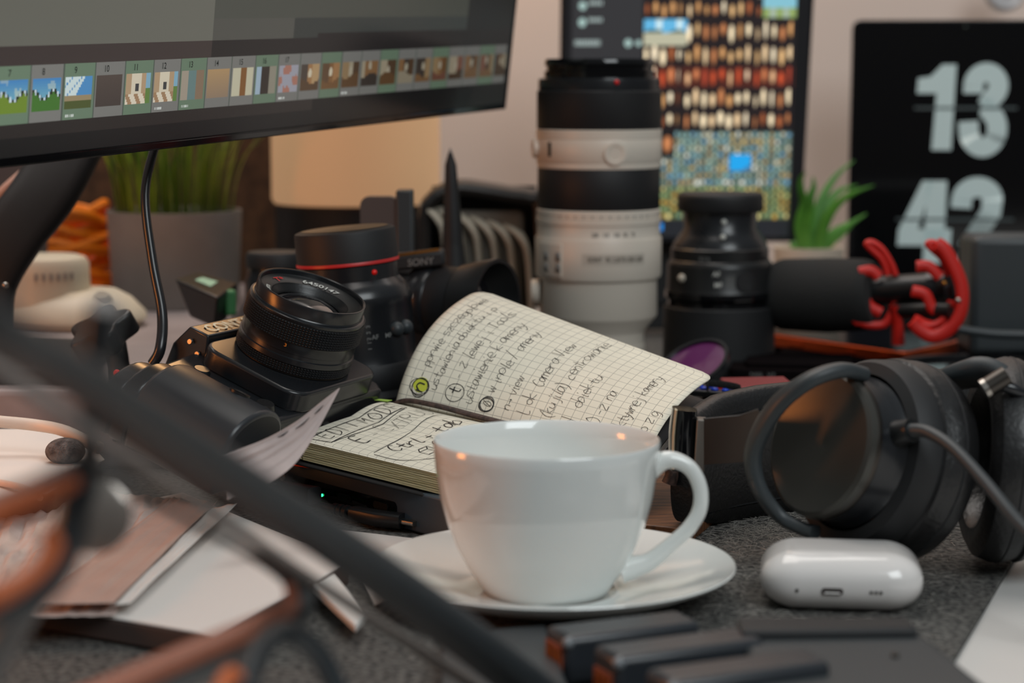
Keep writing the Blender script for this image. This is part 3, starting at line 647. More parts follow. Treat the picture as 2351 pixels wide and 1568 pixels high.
# ------------------------------------------------------------------ glossy slab, phone, microphone, filters
SZ = .02
sl = MB().prism([(P(1690, 900, 1.32).x, 1.33), (.62, 1.27), (.68, 1.80), (P(1700, 900, 1.80).x, 1.80), (P(1795, 900, 1.62).x, 1.62)], 0, SZ).build('closed_laptop', K['slabtop'], bev=.003); tag(sl, 'glossy black closed laptop under the orange phone and filters', 'laptop')
pZ = SZ + .009
f0, f1, f2 = G(2080, 840, SZ), G(2207, 808, SZ), G(1640, 776, SZ)
ph = thing('orange_phone', 'phone with orange metal sides and dark glass face lying on the laptop', 'phone', f0)
ux = (f1 - f0).normalized(); uy = Vector((-ux.y, ux.x, 0)); 
Lw = (f1 - f0).length * 1.0; uL = (f2 - f0).normalized(); Ll = .19
poly = []
c0, c1_, c2_, c3_ = Vector((0, 0, 0)), f1 - f0, (f1 - f0) + uL * Ll, uL * Ll
def rnd_poly(cs, r, n=6):
    out = []
    for i, c in enumerate(cs):
        a, b = cs[i - 1], cs[(i + 1) % len(cs)]; p0 = c + (a - c).normalized() * r; p2 = c + (b - c).normalized() * r
        for k in range(n + 1): t = k / n; q_ = p0 * (1 - t) ** 2 + c * 2 * t * (1 - t) + p2 * t * t; out.append((q_.x, q_.y))
    return out
rp = rnd_poly([c0, c1_, c2_, c3_], .012)
MB().prism(rp, .0002, .0100).build('case', K['phone'], ph, bev=.0012)
cen = (c0 + c2_) / 2
MB().prism([(cen.x + (x - cen.x) * .975, cen.y + (y - cen.y) * .985) for x, y in rp], .0101, .0107).build('glass', mat('phone_glass', (13, 15, 20), .16, spec=.25, ior=1.15), ph, bev=.0004)
for t_ in (.12, .62, .3):
    q_ = uL * Ll * t_; MB().box((q_.x - uL.y * -.0002, q_.y - .0006, .0045), (.010 if t_ != .62 else .016, .0016, .0028), Matrix.Rotation(math.atan2(uL.y, uL.x), 3, 'Z')).build('side_button', K['phone'], ph)

Y = 1.50; mi = thing('shotgun_microphone', 'short black microphone with foam windshield held in bright red shock mount clips', 'microphone', (P(2080, 650, Y).x, Y, SZ + .009))
mo = mi.location.copy()
def rp_(px, py, Yv=Y): return P(px, py, Yv) - mo
axm = [rp_(1788, 676, 1.555), rp_(1800, 676, 1.55), rp_(1900, 678, 1.53), rp_(1985, 676, 1.515), rp_(2012, 674, 1.51)]
MB().tube(axm, [.020, .0275, .0285, .027, .023], 36, 5).build('windshield', mat('foam', (34, 35, 35), .95, bump=1, bscale=900), mi)
MB().tube([rp_(2000, 668, 1.512), rp_(2180, 655, 1.485)], .0105, 28, 1).build('barrel', K['black'], mi)
MB().tube([rp_(2130, 658, 1.491), rp_(2150, 657, 1.489)], .0118, 28, 1).build('collar', K['satin'], mi)
MB().tube([rp_(2172, 655, 1.486), rp_(2190, 654, 1.484)], [.013, .009], 6, 1).build('end_cap', K['matte'], mi)
ball(MB(), rp_(2168, 650, 1.472), .0018).build('gold_dot', K['gold'], mi)
def clip(pts, Yc, r=.0042, hh=.0022, name='clip'):
    MB().tube([rp_(a, b, Yc) for a, b in pts], r, 12, 5, h=hh, up=(.25, -1, 0)).build(name, K['red'], mi)
for dx, Yc in ((0, 1.50), (140, 1.475)):
    s = 1.0
    clip([(2000 + dx, 572), (1990 + dx, 560), (2004 + dx, 558), (2026 + dx, 574), (2046 + dx, 606), (2056 + dx, 632)], Yc, .0026)
    clip([(2000 + dx, 572), (2020 + dx, 590), (2032 + dx, 610), (2038 + dx, 632)], Yc, .0026)
    clip([(1972 + dx - 8 * (dx > 0), 626 - 14 * (dx > 0)), (2000 + dx - 8 * (dx > 0), 622 - 10 * (dx > 0)), (2018 + dx, 636)], Yc, .0042)
    clip([(1962 + dx - 8 * (dx > 0), 688 - 20 * (dx > 0)), (1985 + dx, 690 - 14 * (dx > 0)), (2000 + dx, 706), (2022 + dx, 718)], Yc, .0042)
    clip([(1972 + dx, 742 + 4 * (dx > 0)), (1962 + dx, 732), (1990 + dx, 745), (2030 + dx, 744), (2050 + dx, 712), (2058 + dx, 690)], Yc, .0032)
clip([(2150, 560), (2168, 572), (2190, 610), (2206, 650), (2210, 690), (2200, 730), (2172, 762), (2140, 772), (2110, 755), (2096, 738)], 1.47, .0052, .0026, 'outer_clip')
clip([(2100, 735), (2130, 748), (2160, 738), (2176, 712), (2184, 690)], 1.472, .0028)
MB().tube([rp_(2055, 700, 1.5), rp_(2060, 745, 1.5), rp_(2062, 790, 1.5)], [.008, .007, .008], 14, 3, h=.005).build('foot', K['red'], mi)
MB().tube([rp_(2055, 712, 1.5), rp_(2185, 712, 1.47)], .006, 14, 1).build('rail', K['black'], mi)
ball(MB(), rp_(2200, 690, 1.46), .0022).build('screw', K['metal'], mi)

d1 = MB().box((P(2340, 660, 1.56).x, 1.56, SZ + .052), (.085, .05, .092)).build('black_device', K['charcoal'], bev=.006); tag(d1, 'dark grey boxy device at the right edge behind the microphone', 'device')
hd = MB().tube([P(2200, 640, 1.62), P(2240, 640, 1.6), P(2258, 680, 1.58), P(2262, 740, 1.57), P(2262, 775, 1.57)], .006, 12, 4).build('black_strap', K['black']); tag(hd, 'black strap loop between the red clips and the dark device', 'strap')
cbr = MB().tube([P(2180, 752, 1.50), P(2240, 762, 1.50), P(2300, 768, 1.5), P(2420, 770, 1.5)], .0035, 10, 4).build('grey_cable', K['charcoal']); tag(cbr, 'dark grey cable lying right of the red microphone clips', 'cable')

def ring(name, label, px, py, Yc, r, z, hgt=.006, w=.004, glass=None):
    t = thing(name, label, 'lens filter', (P(px, py, Yc).x, Yc, z))
    MB().lathe([(r - w, 0), (r, 0), (r, hgt), (r - w * .6, hgt + .0008), (r - w, hgt), (r - w, 0)], 72).build('rim', K['satin'], t)
    MB().lathe([(.0001, hgt * .5), (r - w * .9, hgt * .5)], 64).build('glass', glass or K['gloss'], t); return t
ring('round_filter', 'large round black lens filter lying on the laptop behind the headphones', 2255, 850, 1.48, .066, SZ)
t = thing('filter_holder', 'flat black square filter frame lying left of the orange phone', 'filter holder', (P(1835, 840, 1.50).x, 1.50, SZ), rz(-10))
MB().prism(rrect(.10, .085, .008), 0, .006).build('plate', K['slabtop'], t, bev=.001)
MB().prism(rrect(.078, .062, .006), .006, .0095).build('raised_rim', K['slabtop'], t, bev=.001)
text('NiSi  V7', .0055, lambda a, b: Vector((-.025 + a, -.0428, .0012 + b * .7)), 'lettering', K['greyprint'], t)
MB().box((.046, -.030, .008), (.004, .03, .003), rz(-30)).build('latch', K['darkmetal'], t)

# purple filter leaning
pn = Vector((-.42, -.38, .82)).normalized(); px_ = Vector((.88, -.12, -.42)); px_ = (px_ - pn * px_.dot(pn)).normalized()
pf = thing('purple_filter', 'small round filter with purple glass leaning beside the lifted notebook page', 'lens filter', P(1592, 838, 1.36), frame(px_, pn.cross(px_), pn))
r_ = .0262; mxs = Matrix.Diagonal((1, 1, 1, 1))
MB().lathe([(r_ - .0025, -.002), (r_, -.002), (r_, .002), (r_ - .0025, .002), (r_ - .0025, -.002)], 64).build('rim', K['satin'], pf)
MB().lathe([(.0001, .0004), (r_ - .002, 0)], 64).build('glass', K['pink'], pf)
# grey soft case behind headband, red card, remote
gc = MB().prism([(P(1590, 900, 1.26).x, 1.22), (P(1880, 900, 1.2).x, 1.19), (P(1880, 900, 1.30).x, 1.285), (P(1600, 900, 1.30).x, 1.295)], 0, .043).build('grey_case', mat('grey_soft', (62, 60, 60), .6), bev=.008); tag(gc, 'grey soft case lying just behind the headband', 'case')
rc_ = MB().prism([(-.024, -.022), (.020, -.022), (.024, .020), (-.018, .020)], 0, .005, Matrix.Translation((P(1733, 890, 1.26).x, 1.256, .0432)) @ Matrix.Rotation(R(8), 4, 'Z')).build('red_wallet', mat('dark_red', (128, 28, 34), .5), bev=.001); tag(rc_, 'dark red flat wallet lying on the grey case', 'wallet')
rm = thing('remote_control', 'small black remote with blue and red buttons beside the page corner', 'remote', (P(1640, 896, 1.235).x, 1.232, .0432), rz(-28))
MB().prism(rrect(.034, .022, .004), 0, .004).build('body', K['black'], rm, bev=.001)
for i in range(4):
    for j in range(2): ball(MB(), (-.012 + i * .007, -.005 + j * .009, .0045), .0024, sc_=(1, 1, .6)).build('button', K['reddot'] if (i, j) == (2, 1) else mat('blue_btn', (30, 70, 200), .4) if (i, j) == (0, 0) else bpy.data.materials['blue_btn'], rm)
sp_ = MB().tube([P(1625, 893, 1.22), P(1628, 880, 1.225), P(1690, 888, 1.22), P(1697, 899, 1.215), P(1655, 916, 1.205)], .0006, 8, 3, h=.0022, up=(0, 0, 1)).build('wrist_strap', mat('webbing', (24, 24, 24), .9, bump=1, bscale=1500)); tag(sp_, 'black woven strap loop lying over the remote', 'strap')
# ------------------------------------------------------------------ headphones
hp = thing('headphones', 'black over ear headphones with leather cushions lying on the felt mat', 'headphones', G(1950, 1290))
ho = hp.location.copy()
K['cover'] = mat('cover_plate', (72, 71, 67), .30, .45)
def camdir(r, u, f): return (R_ * r + U_ * u + F_ * f).normalized()
def cup(c0, ax, par, k=1.0):
    up = Vector((0, 0, 1)); up = (up - ax * up.dot(ax)).normalized(); sd = up.cross(ax)
    mx = Matrix.Translation(c0) @ (frame(sd, up, ax) * k).to_4x4()
    MB().lathe([(.0001, .0035), (.020, .002), (.0325, .0), (.0345, .0012), (.0350, .004), (.0350, .0045)], 72, mx).build('cup_cover', K['cover'], par)
    MB().lathe([(.0350, .0045), (.0354, .006), (.0350, .0075)], 72, mx).build('trim_ring', K['darkmetal'], par)
    MB().lathe([(.0350, .0075), (.0345, .018), (.0365, .022)], 72, mx).build('cup_housing', K['satin'], par)
    MB().lathe([(.0365, .022), (.0420, .0235), (.0440, .027), (.0452, .034), (.0448, .0365)], 72, mx, sy=1.04).build('baffle', K['matte'], par)
    MB().lathe([(.0446, .0365), (.0462, .0375), (.0470, .040), (.0455, .0415)], 72, mx, sy=1.04).build('piping', K['leather'], par)
    MB().lathe([(.0455, .0412), (.0475, .046), (.0478, .052), (.0455, .0590), (.0400, .0625), (.0330, .0620), (.0290, .057), (.0285, .045), (.0001, .044)], 72, mx, sy=1.04).build('ear_cushion', K['leather'], par)
    MB().tube([mx @ Vector((.0478 * math.cos(R(a)), .0495 * math.sin(R(a)), .049)) for a in range(0, 360, 20)], .0006, 6, 2, closed=True).build('seam', K['matte'], par)
    return mx
ax1 = camdir(.80, -.20, .52)
c1 = P(1878, 1018, .935) - ho
mx1 = cup(c1, ax1, hp)
ax2 = -camdir(.97, -.08, -.02)
c2 = P(2236, 1095, .962) - ho - ax2 * .0625
c2.z = .0500
mx2 = cup(c2, ax2, hp)
# yoke: open ring arm round the cover, with flat stem
yk = [(1978, 858, .935), (1930, 850, .925), (1860, 872, .92), (1790, 925, .925), (1742, 1000, .935), (1728, 1060, .94), (1745, 1125, .94), (1790, 1185, .94), (1838, 1212, .935), (1872, 1222, .93)]
MB().tube([P(a, b, c) - ho for a, b, c in yk], [.0036, .0036, .0036, .0036, .0036, .0036, .0034, .0032, .0032, .0034], 16, 6, h=.0050, up=(.35, -1, 0), sq=.7).build('yoke', K['charcoal'], hp)
stem = [(1616, 962, .99), (1700, 955, .965), (1742, 940, .94), (1752, 980, .94), (1745, 1060, .94), (1752, 1110, .94), (1725, 1072, .95), (1708, 1062, .96), (1616, 1068, .99)]
n_ = len(stem); fr_ = [P(a, b, c) - ho for a, b, c in stem]; bk_ = [p + Vector((0, .004, 0)) for p in fr_]
MB().add(fr_ + bk_, [tuple(range(n_)), tuple(reversed(range(n_, 2 * n_)))] + [(i, i + n_, (i + 1) % n_ + n_, (i + 1) % n_) for i in range(n_)]).build('yoke_stem', mat('stem_teal', (38, 44, 48), .55), hp, bev=.0008)
MB().box((P(1607, 1020, .995) - ho), (.0055, .010, .0265), Matrix.Rotation(R(3), 3, 'Y')).build('slider', mat('grey_slider', (112, 106, 100), .4, .4), hp, bev=.0008)
MB().tube([P(1572, 938, 1.0) - ho, P(1566, 1000, 1.0) - ho, P(1566, 1075, 1.0) - ho], [.0062, .0066, .0066], 24, 4, h=.0080, up=(0, -1, 0), sq=.6).build('band_end', K['gloss'], hp)
MB().tube([P(1552, 940, .994) - ho, P(1546, 1000, .994) - ho, P(1545, 1075, .994) - ho], .0007, 8, 3, h=.004, up=(0, -1, 0)).build('end_trim', mat('cream_trim', (190, 178, 150), .5), hp)
# headband: wide padded band standing on its edge
bz = .0350
hbp = [Vector((P(1572, 1000, 1.02).x, 1.030, bz)), Vector((P(1640, 1000, 1.07).x, 1.062, bz)), Vector((P(1740, 1000, 1.09).x, 1.085, bz)), Vector((P(1860, 1000, 1.11).x, 1.105, bz)), Vector((P(2020, 1000, 1.14).x, 1.135, bz)), Vector((.26, 1.165, bz)), Vector((.33, 1.16, bz + .01)), Vector((.36, 1.11, bz + .02))]
hbp = [p - ho for p in hbp]
MB().tube(hbp, [.007, .009, .0095, .0095, .0095, .009, .008, .006], 28, 6, h=.0270, up=(0, 0, 1), sq=.6).build('headband', K['leather'], hp)
for s_ in (.0250, -.0255): MB().tube([p + Vector((.002, -.0080, s_)) for p in hbp[:-1]], .0011, 8, 6).build('headband_piping', K['gloss'], hp)
# right yoke top + joint
t1 = [(2120, 905, .985), (2180, 872, .972), (2250, 856, .962), (2296, 868, .955), (2335, 900, .95)]
MB().tube([P(a, b, c) - ho for a, b, c in t1], [.003, .0045, .0055, .005, .004], 18, 5, h=.006, up=(0, -1, .6), sq=.7).build('yoke', K['charcoal'], hp)
MB().tube([P(2262, 893, .930) - ho, P(2312, 862, .930) - ho], .0048, 20, 1).build('hinge_barrel', K['darkmetal'], hp)
MB().tube([P(2258, 896, .929) - ho, P(2268, 890, .929) - ho], .0052, 20, 1).build('hinge_ring', K['metal'], hp)
MB().tube([P(2300, 885, .93) - ho, P(2340, 900, .93) - ho, P(2385, 940, .94) - ho, P(2420, 1050, .95) - ho], [.003, .003, .003, .003], 10, 4).build('yoke_arm', K['satin'], hp)
# jack, plug and cord
pj = [P(1970, 1012, .94), P(2030, 1002, .925), P(2098, 988, .912)]
MB().tube([pj[0] - ho, pj[1] - ho], .0062, 24, 1).build('jack', K['black'], hp)
pg = thing('headphone_cord', 'grey cord with black plug pushed into the left ear cup', 'cord', pj[1])
MB().tube([Vector((0, 0, 0)), (pj[2] - pj[1]) * .95], [.0070, .0056], 24, 1).build('plug', K['black'], pg)
MB().tube([Vector((-.0012, .0003, .0002)), Vector((.0002, 0, 0))], .0073, 24, 1).build('plug_ring', K['metal'], pg)
MB().tube([P(a, b, c) - pj[1] for a, b, c in ((2090, 989, .913), (2130, 992, .905), (2190, 1030, .89), (2260, 1105, .87), (2330, 1190, .85), (2420, 1290, .83), (2500, 1420, .82))], [.0035, .0030, .0028, .0028, .0028, .0028, .0028], 14, 8).build('cord', K['charcoal'], pg)

# ------------------------------------------------------------------ earbud case
ac = G(1932, 1412); pd = thing('earbud_case', 'glossy white pill shaped earbud case lying on the felt mat', 'earbud case', ac + Vector((.003, .023, 0)), rz(-7))
W2, D2, H2 = .0362, .0258, .0132
vs = []; fs = []; nu, nv_ = 96, 40
def sgp(v, e): return math.copysign(abs(v) ** e, v)
mbp = MB()
def pill(u, v):
    th = 2 * math.pi * u; phi = math.pi * (v - .5)
    ct, st2 = math.cos(th), math.sin(th); cp, sp2 = math.cos(phi), math.sin(phi)
    return Vector(((W2 - .013) * sgp(ct, .25) * min(1, abs(cp) * 8) + .013 * sgp(ct, .9) * sgp(cp, .85), (D2 - .010) * sgp(st2, .5) * min(1, abs(cp) * 8) + .010 * sgp(st2, .9) * sgp(cp, .85), H2 + H2 * sgp(sp2, .92)))
# rounded box body: Minkowski of a rectangle and an ellipsoid
bm_pts = []
def rbox(mb, hx, hy, hz, rx, ry, rz_, c, n=10):
    prof = [(math.cos(R(-90 + 180 * k / (2 * n))), math.sin(R(-90 + 180 * k / (2 * n)))) for k in range(2 * n + 1)]
    rings = []
    for (cp, sp2) in prof:
        ring_ = []
        for (sx_, sy_, a0) in ((1, 1, 0), (-1, 1, 90), (-1, -1, 180), (1, -1, 270)):
            for k in range(n + 1):
                t = R(a0 + 90 * k / n); ring_.append(Vector(c) + Vector((sx_ * (hx - rx) + rx * cp * math.cos(t), sy_ * (hy - ry) + ry * cp * math.sin(t), (hz - rz_) * (1 if sp2 > 0 else -1 if sp2 < 0 else 0) + rz_ * sp2)))
        rings.append(ring_)
    L = len(rings[0]); vs = [p for r in rings for p in r]; fs = []
    for i in range(len(rings) - 1):
        for k in range(L): fs.append((i * L + k, i * L + (k + 1) % L, (i + 1) * L + (k + 1) % L, (i + 1) * L + k))
    fs.append(tuple(reversed(range(L)))); fs.append(tuple((len(rings) - 1) * L + k for k in range(L)))
    mb.add(vs, fs); return mb
rbox(MB(), W2, D2, H2, .0170, .0150, .0128, (0, 0, H2)).build('shell', K['podwhite'], pd, sharp=60)
zz = .0112
fr2 = lambda x, z: Vector((x, -(D2 - .0150) - .0150 * math.sqrt(max(0, 1 - ((z - H2) / .0125) ** 2)) - .0001, z))
MB().prism(rrect(.0096, .0030, .0014), -.0004, .0003, Matrix.Translation(fr2(-.0045, zz)) @ Matrix.Rotation(R(90), 4, 'X')).build('port', mat('port_dark', (60, 54, 52), .4), pd)
MB().prism(rrect(.0070, .0008, .0004), .0003, .0006, Matrix.Translation(fr2(-.0045, zz - .0006)) @ Matrix.Rotation(R(90), 4, 'X')).build('port_tongue', K['podwhite'], pd)
for x in (-.0200, .0125, .0146, .0167):
    MB().lathe([(.0001, 0), (.0008, 0)], 16, Matrix.Translation(fr2(x, zz) + Vector((0, -.00015, 0))) @ Matrix.Rotation(R(90), 4, 'X')).build('speaker_hole' if x > 0 else 'reset_hole', bpy.data.materials['port_dark'], pd)
MB().box((.0345, .004, H2 + .001), (.0034, .008, .006)).build('hinge', K['metal'], pd, bev=.0008)

# ------------------------------------------------------------------ cup and saucer
CY = .902; cxw = .0156
su = MB().lathe([(.0001, .0035), (.026, .0035), (.029, .0048), (.030, .0045), (.045, .0065), (.065, .0115), (.079, .0163), (.0822, .0178), (.0826, .0172), (.0815, .0158), (.066, .0088), (.045, .0030), (.040, 0), (.036, 0), (.035, .001), (.0001, .001)], 128).build('saucer', K['porcelain'])
su.location = (.019, CY, 0); tag(su, 'round white porcelain saucer under the coffee cup', 'saucer')
cp_ = thing('coffee_cup', 'white porcelain coffee cup with a loop handle standing on its saucer', 'cup', (cxw, CY, .0048))
prf = [(.0001, .0018), (.024, .0018), (.0258, 0), (.0285, .0), (.0298, .0024), (.0362, .0118), (.0412, .0216), (.0452, .0320), (.0482, .0435), (.0500, .055), (.0510, .0640), (.0514, .0690), (.0508, .0700), (.0499, .0692), (.0490, .063), (.0470, .047), (.0425, .031), (.035, .017), (.024, .008), (.0001, .006)]
MB().lathe(prf, 128).build('cup_body', K['porcelain'], cp_, sharp=70)
hd_ = [(.0462, .0560), (.0530, .0605), (.0600, .0600), (.0660, .0555), (.0695, .0470), (.0690, .0375), (.0640, .0290), (.0560, .0215), (.0470, .0140), (.0390, .0110), (.0345, .0100)]
MB().tube([Vector((a, -.004 * (a / .07), b)) for a, b in hd_], [.0052, .0042, .0036, .0034, .0034, .0034, .0034, .0035, .0042, .0055, .0065], 24, 6, h=.0050, up=(0, 1, 0)).build('handle', K['porcelain'], cp_, sharp=80)

# ------------------------------------------------------------------ walnut board, dock, orange drive, notebook
b1, b2 = G(1592, 1216, .006), G(1706, 1122, .006)
wb = MB().prism([(b1.x, b1.y), (b2.x, b2.y), (.08, 1.20), (-.005, 1.07)], 0, .006).build('walnut_board', K['wood'], bev=.0008); tag(wb, 'thin walnut board on the mat behind the cup handle', 'board')
dq0 = G(640, 1048, .0225); dq1 = G(1006, 1143, .0225); dx_ = (dq1 - dq0); dx_.z = 0; DLn = dx_.length; dx_.normalize(); dy_ = Vector((-dx_.y, dx_.x, 0))
dk_ = thing('laptop_dock', 'dark blue grey metal dock with ports and green light under the notebook', 'dock', Vector((dq0.x, dq0.y, .0010)), frame(dx_, dy_, Vector((0, 0, 1))))
DH = .0215; DL = DLn + .012
MB().prism([(-.014, 0), (DL, 0), (DL, .10), (-.014, .10)], 0, DH).build('body', K['slab'], dk_, bev=.0012)
MB().prism(rrect(.100, .0105, .003, 5, .064, .0080), -.0003, .0005, Matrix.Rotation(R(90), 4, 'X')).build('port_panel', K['gloss'], dk_)
for x, z in ((.066, .0080), (.100, .0092)): MB().prism(rrect(.0130, .0040, .0018, 4, x, z), .0003, .0010, Matrix.Rotation(R(90), 4, 'X')).build('usb_port', K['black'], dk_)
MB().lathe([(.0001, .0008), (.0022, .0008), (.0026, 0)], 20, Matrix.Translation((.004, -.0001, .0100)) @ Matrix.Rotation(R(90), 4, 'X')).build('screw', K['metal'], dk_)
GL = mat('green_led', (40, 255, 130), .4, emit=6)
for x, z, r in ((.0445, .0062, .0008), (.0360, .0058, .0007)): ball(MB(), (x, -.0008, z), r).build('status_light', GL, dk_)
uc = thing('usb_cable', 'black usb cable with a metal plug tip lying before the dock', 'cable', G(860, 1192, .0035))
o_ = uc.location.copy()
MB().tube([G(812, 1178, .006) - o_, G(868, 1190, .006) - o_, G(924, 1196, .006) - o_], [.0042, .0046, .0044], 16, 1, h=.0038, up=(0, 0, 1), sq=.5).build('plug', K['black'], uc)
MB().tube([G(922, 1196, .006) - o_, G(955, 1202, .006) - o_], .0028, 12, 1, h=.0013, up=(0, 0, 1), sq=.5).build('tip', K['metal'], uc)
for k in range(3): MB().tube([G(768 + k * 13, 1168 + k * 3, .006) - o_, G(776 + k * 13, 1170 + k * 3, .006) - o_], .0036 - .0002 * (2 - k), 14, 1).build('strain_relief', K['black'], uc)
MB().tube([G(812, 1178, .006) - o_, G(760, 1166, .006) - o_, G(690, 1148, .006) - o_, G(640, 1120, .005) - o_, G(560, 1110, .004) - o_], .0022, 12, 4).build('cord', K['black'], uc)
u2 = thing('black_plug', 'black cable plug pushed into the left end of the dock ports', 'plug', G(690, 1138, .010)); o_ = u2.location.copy()
MB().tube([G(648, 1122, .012) - o_, G(722, 1138, .012) - o_], [.0044, .005], 16, 1, h=.0042, up=(0, 0, 1), sq=.5).build('shell', K['matte'], u2)
MB().tube([G(650, 1123, .012) - o_, G(600, 1120, .01) - o_, G(540, 1130, .004) - o_], .0024, 12, 3).build('cord', K['black'], u2)

SA, SB_ = Vector((-.0675, 1.159, .050)), Vector((.071, 1.067, .0345))
sdir = (SB_ - SA); sdir.z = 0; sdir.normalize(); far = Vector((-sdir.y, sdir.x, 0)); SL = (SB_ - SA).length
dzc = (SB_.z - SA.z)
nb = thing('notebook', 'small open squared notebook full of handwriting with one page standing up', 'notebook', SA)
NW = .092
def near(u, v):   # v 0 at spine, 1 at the near edge
    zz = SA.z + dzc * u + .0035 * math.sin(min(1, v * 2.2) * math.pi) * (1 - v * .3) - .004 * v - .0035 * v ** 4 - (.004 if v < .03 else 0)
    return SA + sdir * SL * u - far * NW * v + Vector((0, 0, zz - SA.z)) - SA
rc2 = .006
def nearr(u, v):
    # rounded outer corners
    uu = u; L = SL; d = (1 - v) * NW
    if d < rc2:
        inset = rc2 - math.sqrt(max(0, rc2 ** 2 - (rc2 - d) ** 2)); uu = (inset + u * (L - 2 * inset)) / L
    return near(uu, v)
MB().grid(nearr, 30, 60, uvs=(SL, NW)).build('near_page', K['page'], nb, smooth=True)
TH_ = .0105
blk = MB()
for L_ in range(9):
    z0_, z1_ = -TH_ * L_ / 9, -TH_ * (L_ + .96) / 9; ins = random.uniform(0, .0009)
    def lay(u, v, z): p = nearr(u, v if v < 1 else 1); return p + Vector((0, 0, z)) + far * ins * v
    n1 = [lay(k / 30, 1, z0_ - .0002) for k in range(31)]; n2 = [lay(k / 30, 1, z1_) for k in range(31)]
    e1_ = [lay(0, 1 - k / 20, z0_ - .0002) for k in range(21)]; e2_ = [lay(0, 1 - k / 20, z1_) for k in range(21)]
    blk.add(n1 + n2, [(k, k + 1, k + 32, k + 31) for k in range(30)]); blk.add(e1_ + e2_, [(k, k + 1, k + 22, k + 21) for k in range(20)])
    q1 = [lay(1, 1 - k / 20, z0_ - .0002) for k in range(21)]; q2 = [lay(1, 1 - k / 20, z1_) for k in range(21)]
    blk.add(q1 + q2, [(k, k + 1, k + 22, k + 21) for k in range(20)])
blk.grid(lambda u, v: nearr(.004 + u * .992, v * .992) + Vector((0, 0, -TH_)), 20, 20)
blk.grid(lambda u, v: nearr(.006 + u * .988, v * .988) + Vector((0, 0, -TH_ * .5)), 20, 20); blk.uv = {0: (0, 0)}
blk.build('page_block', K['pageedge'], nb)
def cov(u, v): p = near(u, v * 1.02); p.z = SA.z + dzc * u - .0075 * v - TH_ - .0012 - SA.z - .001; return p
MB().grid(lambda u, v: cov(-.012 + u * 1.024, v), 16, 16).build('cover', mat('cover_black', (40, 38, 38), .6), nb, solid=.0012)
# standing page
def farp(u, v):
    L = .105 * (1 - u) + .086 * u; an = R(34) * (1 - u) + R(24) * u
    e = far * (L * math.cos(an)) + Vector((0, 0, L * math.sin(an)))
    cpt = far * (.020 + .008 * u) + Vector((0, 0, .048 * (1 - u) + .030 * u))
    p = cpt * 2 * v * (1 - v) + e * v * v
    return sdir * SL * u + Vector((0, 0, dzc * u)) + p
def farr(u, v):
    d = (1 - v) * .105; uu = u; rc3 = .009
    if d < rc3: inset = rc3 - math.sqrt(max(0, rc3 ** 2 - (rc3 - d) ** 2)); uu = (inset + u * (SL - 2 * inset)) / SL
    return farp(uu, v)
MB().grid(farr, 40, 60, uvs=(SL, .105)).build('standing_page', K['page'], nb, solid=.00015)
MB().grid(lambda u, v: farr(.004 + u * .994, v * .994) + far * .0006 * v + Vector((0, 0, -.0006)), 24, 24, uvs=(SL, .105)).build('leaf', K['page'], nb, solid=.00012)
MB().grid(lambda u, v: farp(-.006 + u * 1.0, v * .93) + far * .006 * v + Vector((0, 0, -.009 - .006 * v)), 16, 16).build('back_cover', bpy.data.materials['cover_black'], nb, solid=.001)
# handwriting with a small stroke alphabet (x digit 0-4, y letter: d baseline, h x-height, l ascender)
GLY = {'a': '4g 3h 1h 0f 1d 3e 4h/4h 4d', 'b': '0l 0d 2d 4e 4g 2h 0f', 'c': '4g 2h 0f 1d 4d', 'd': '4l 4d 2d 0e 0g 2h 4f', 'e': '0f 4f 3h 1h 0f 1d 4d', 'f': '4l 2l 2d/0h 4h',
 'g': '4g 2h 0g 0e 2d 4f/4h 4b 1a', 'h': '0l 0d/0f 2h 4g 4d', 'i': '1h 1d 2d/1j 1k', 'j': '3h 3b 1a/3j 3k', 'k': '0l 0d/3h 0f 4d', 'l': '2l 1f 1d 3d', 'm': '0h 0d/0g 1h 2g 2d/2g 3h 4g 4d',
 'n': '0h 0d/0f 2h 4g 4d', 'o': '2h 0g 0e 2d 4e 4g 2h', 'p': '0h 0a/0g 2h 4g 4e 2d 0e', 'r': '0h 0d/0f 2h 4h', 's': '4h 1h 0g 3f 4e 3d 0d', 't': '2k 2e 3d 4d/0h 4h', 'u': '0h 0e 2d 4f/4h 4d',
 'v': '0h 2d 4h', 'w': '0h 1d 2g 3d 4h', 'y': '0h 1e 3e/4h 3d 1a 0b', 'z': '0h 4h 0d 4d', '-': '0f 3f', '(': '3l 1h 1d 3a', ')': '0l 2h 2d 0a', '+': '0g 4g/2i 2e', '>': '0f 4f/3g 4f 3e', '~': '0f 1g 3f 4g',
 'C': '4k 2l 0i 0f 2d 4e', 'V': '0l 2d 4l', 'T': '0l 4l/2l 2d', 'L': '0l 0d 3d', 'E': '4l 0l 0d 4d/0h 3h', 'D': '0l 0d 2d 4g 2l 0l', 'I': '1l 1d', 'M': '0d 0l 2h 4l 4d', 'O': '2l 0i 0f 2d 4f 4i 2l',
 'X': '0l 4d/4l 0d', 'R': '0d 0l 3l 4j 3h 0h/2h 4d', 'U': '0l 0e 2d 4e 4l', '0': '2l 0i 0f 2d 4f 4i 2l/4l 0d', "'": '1l 1j', 'q': '2l 0l', 'P': '0d 0l 3l 4j 3h 0h', '/': '4m 0c'}
rh = random.Random(11)
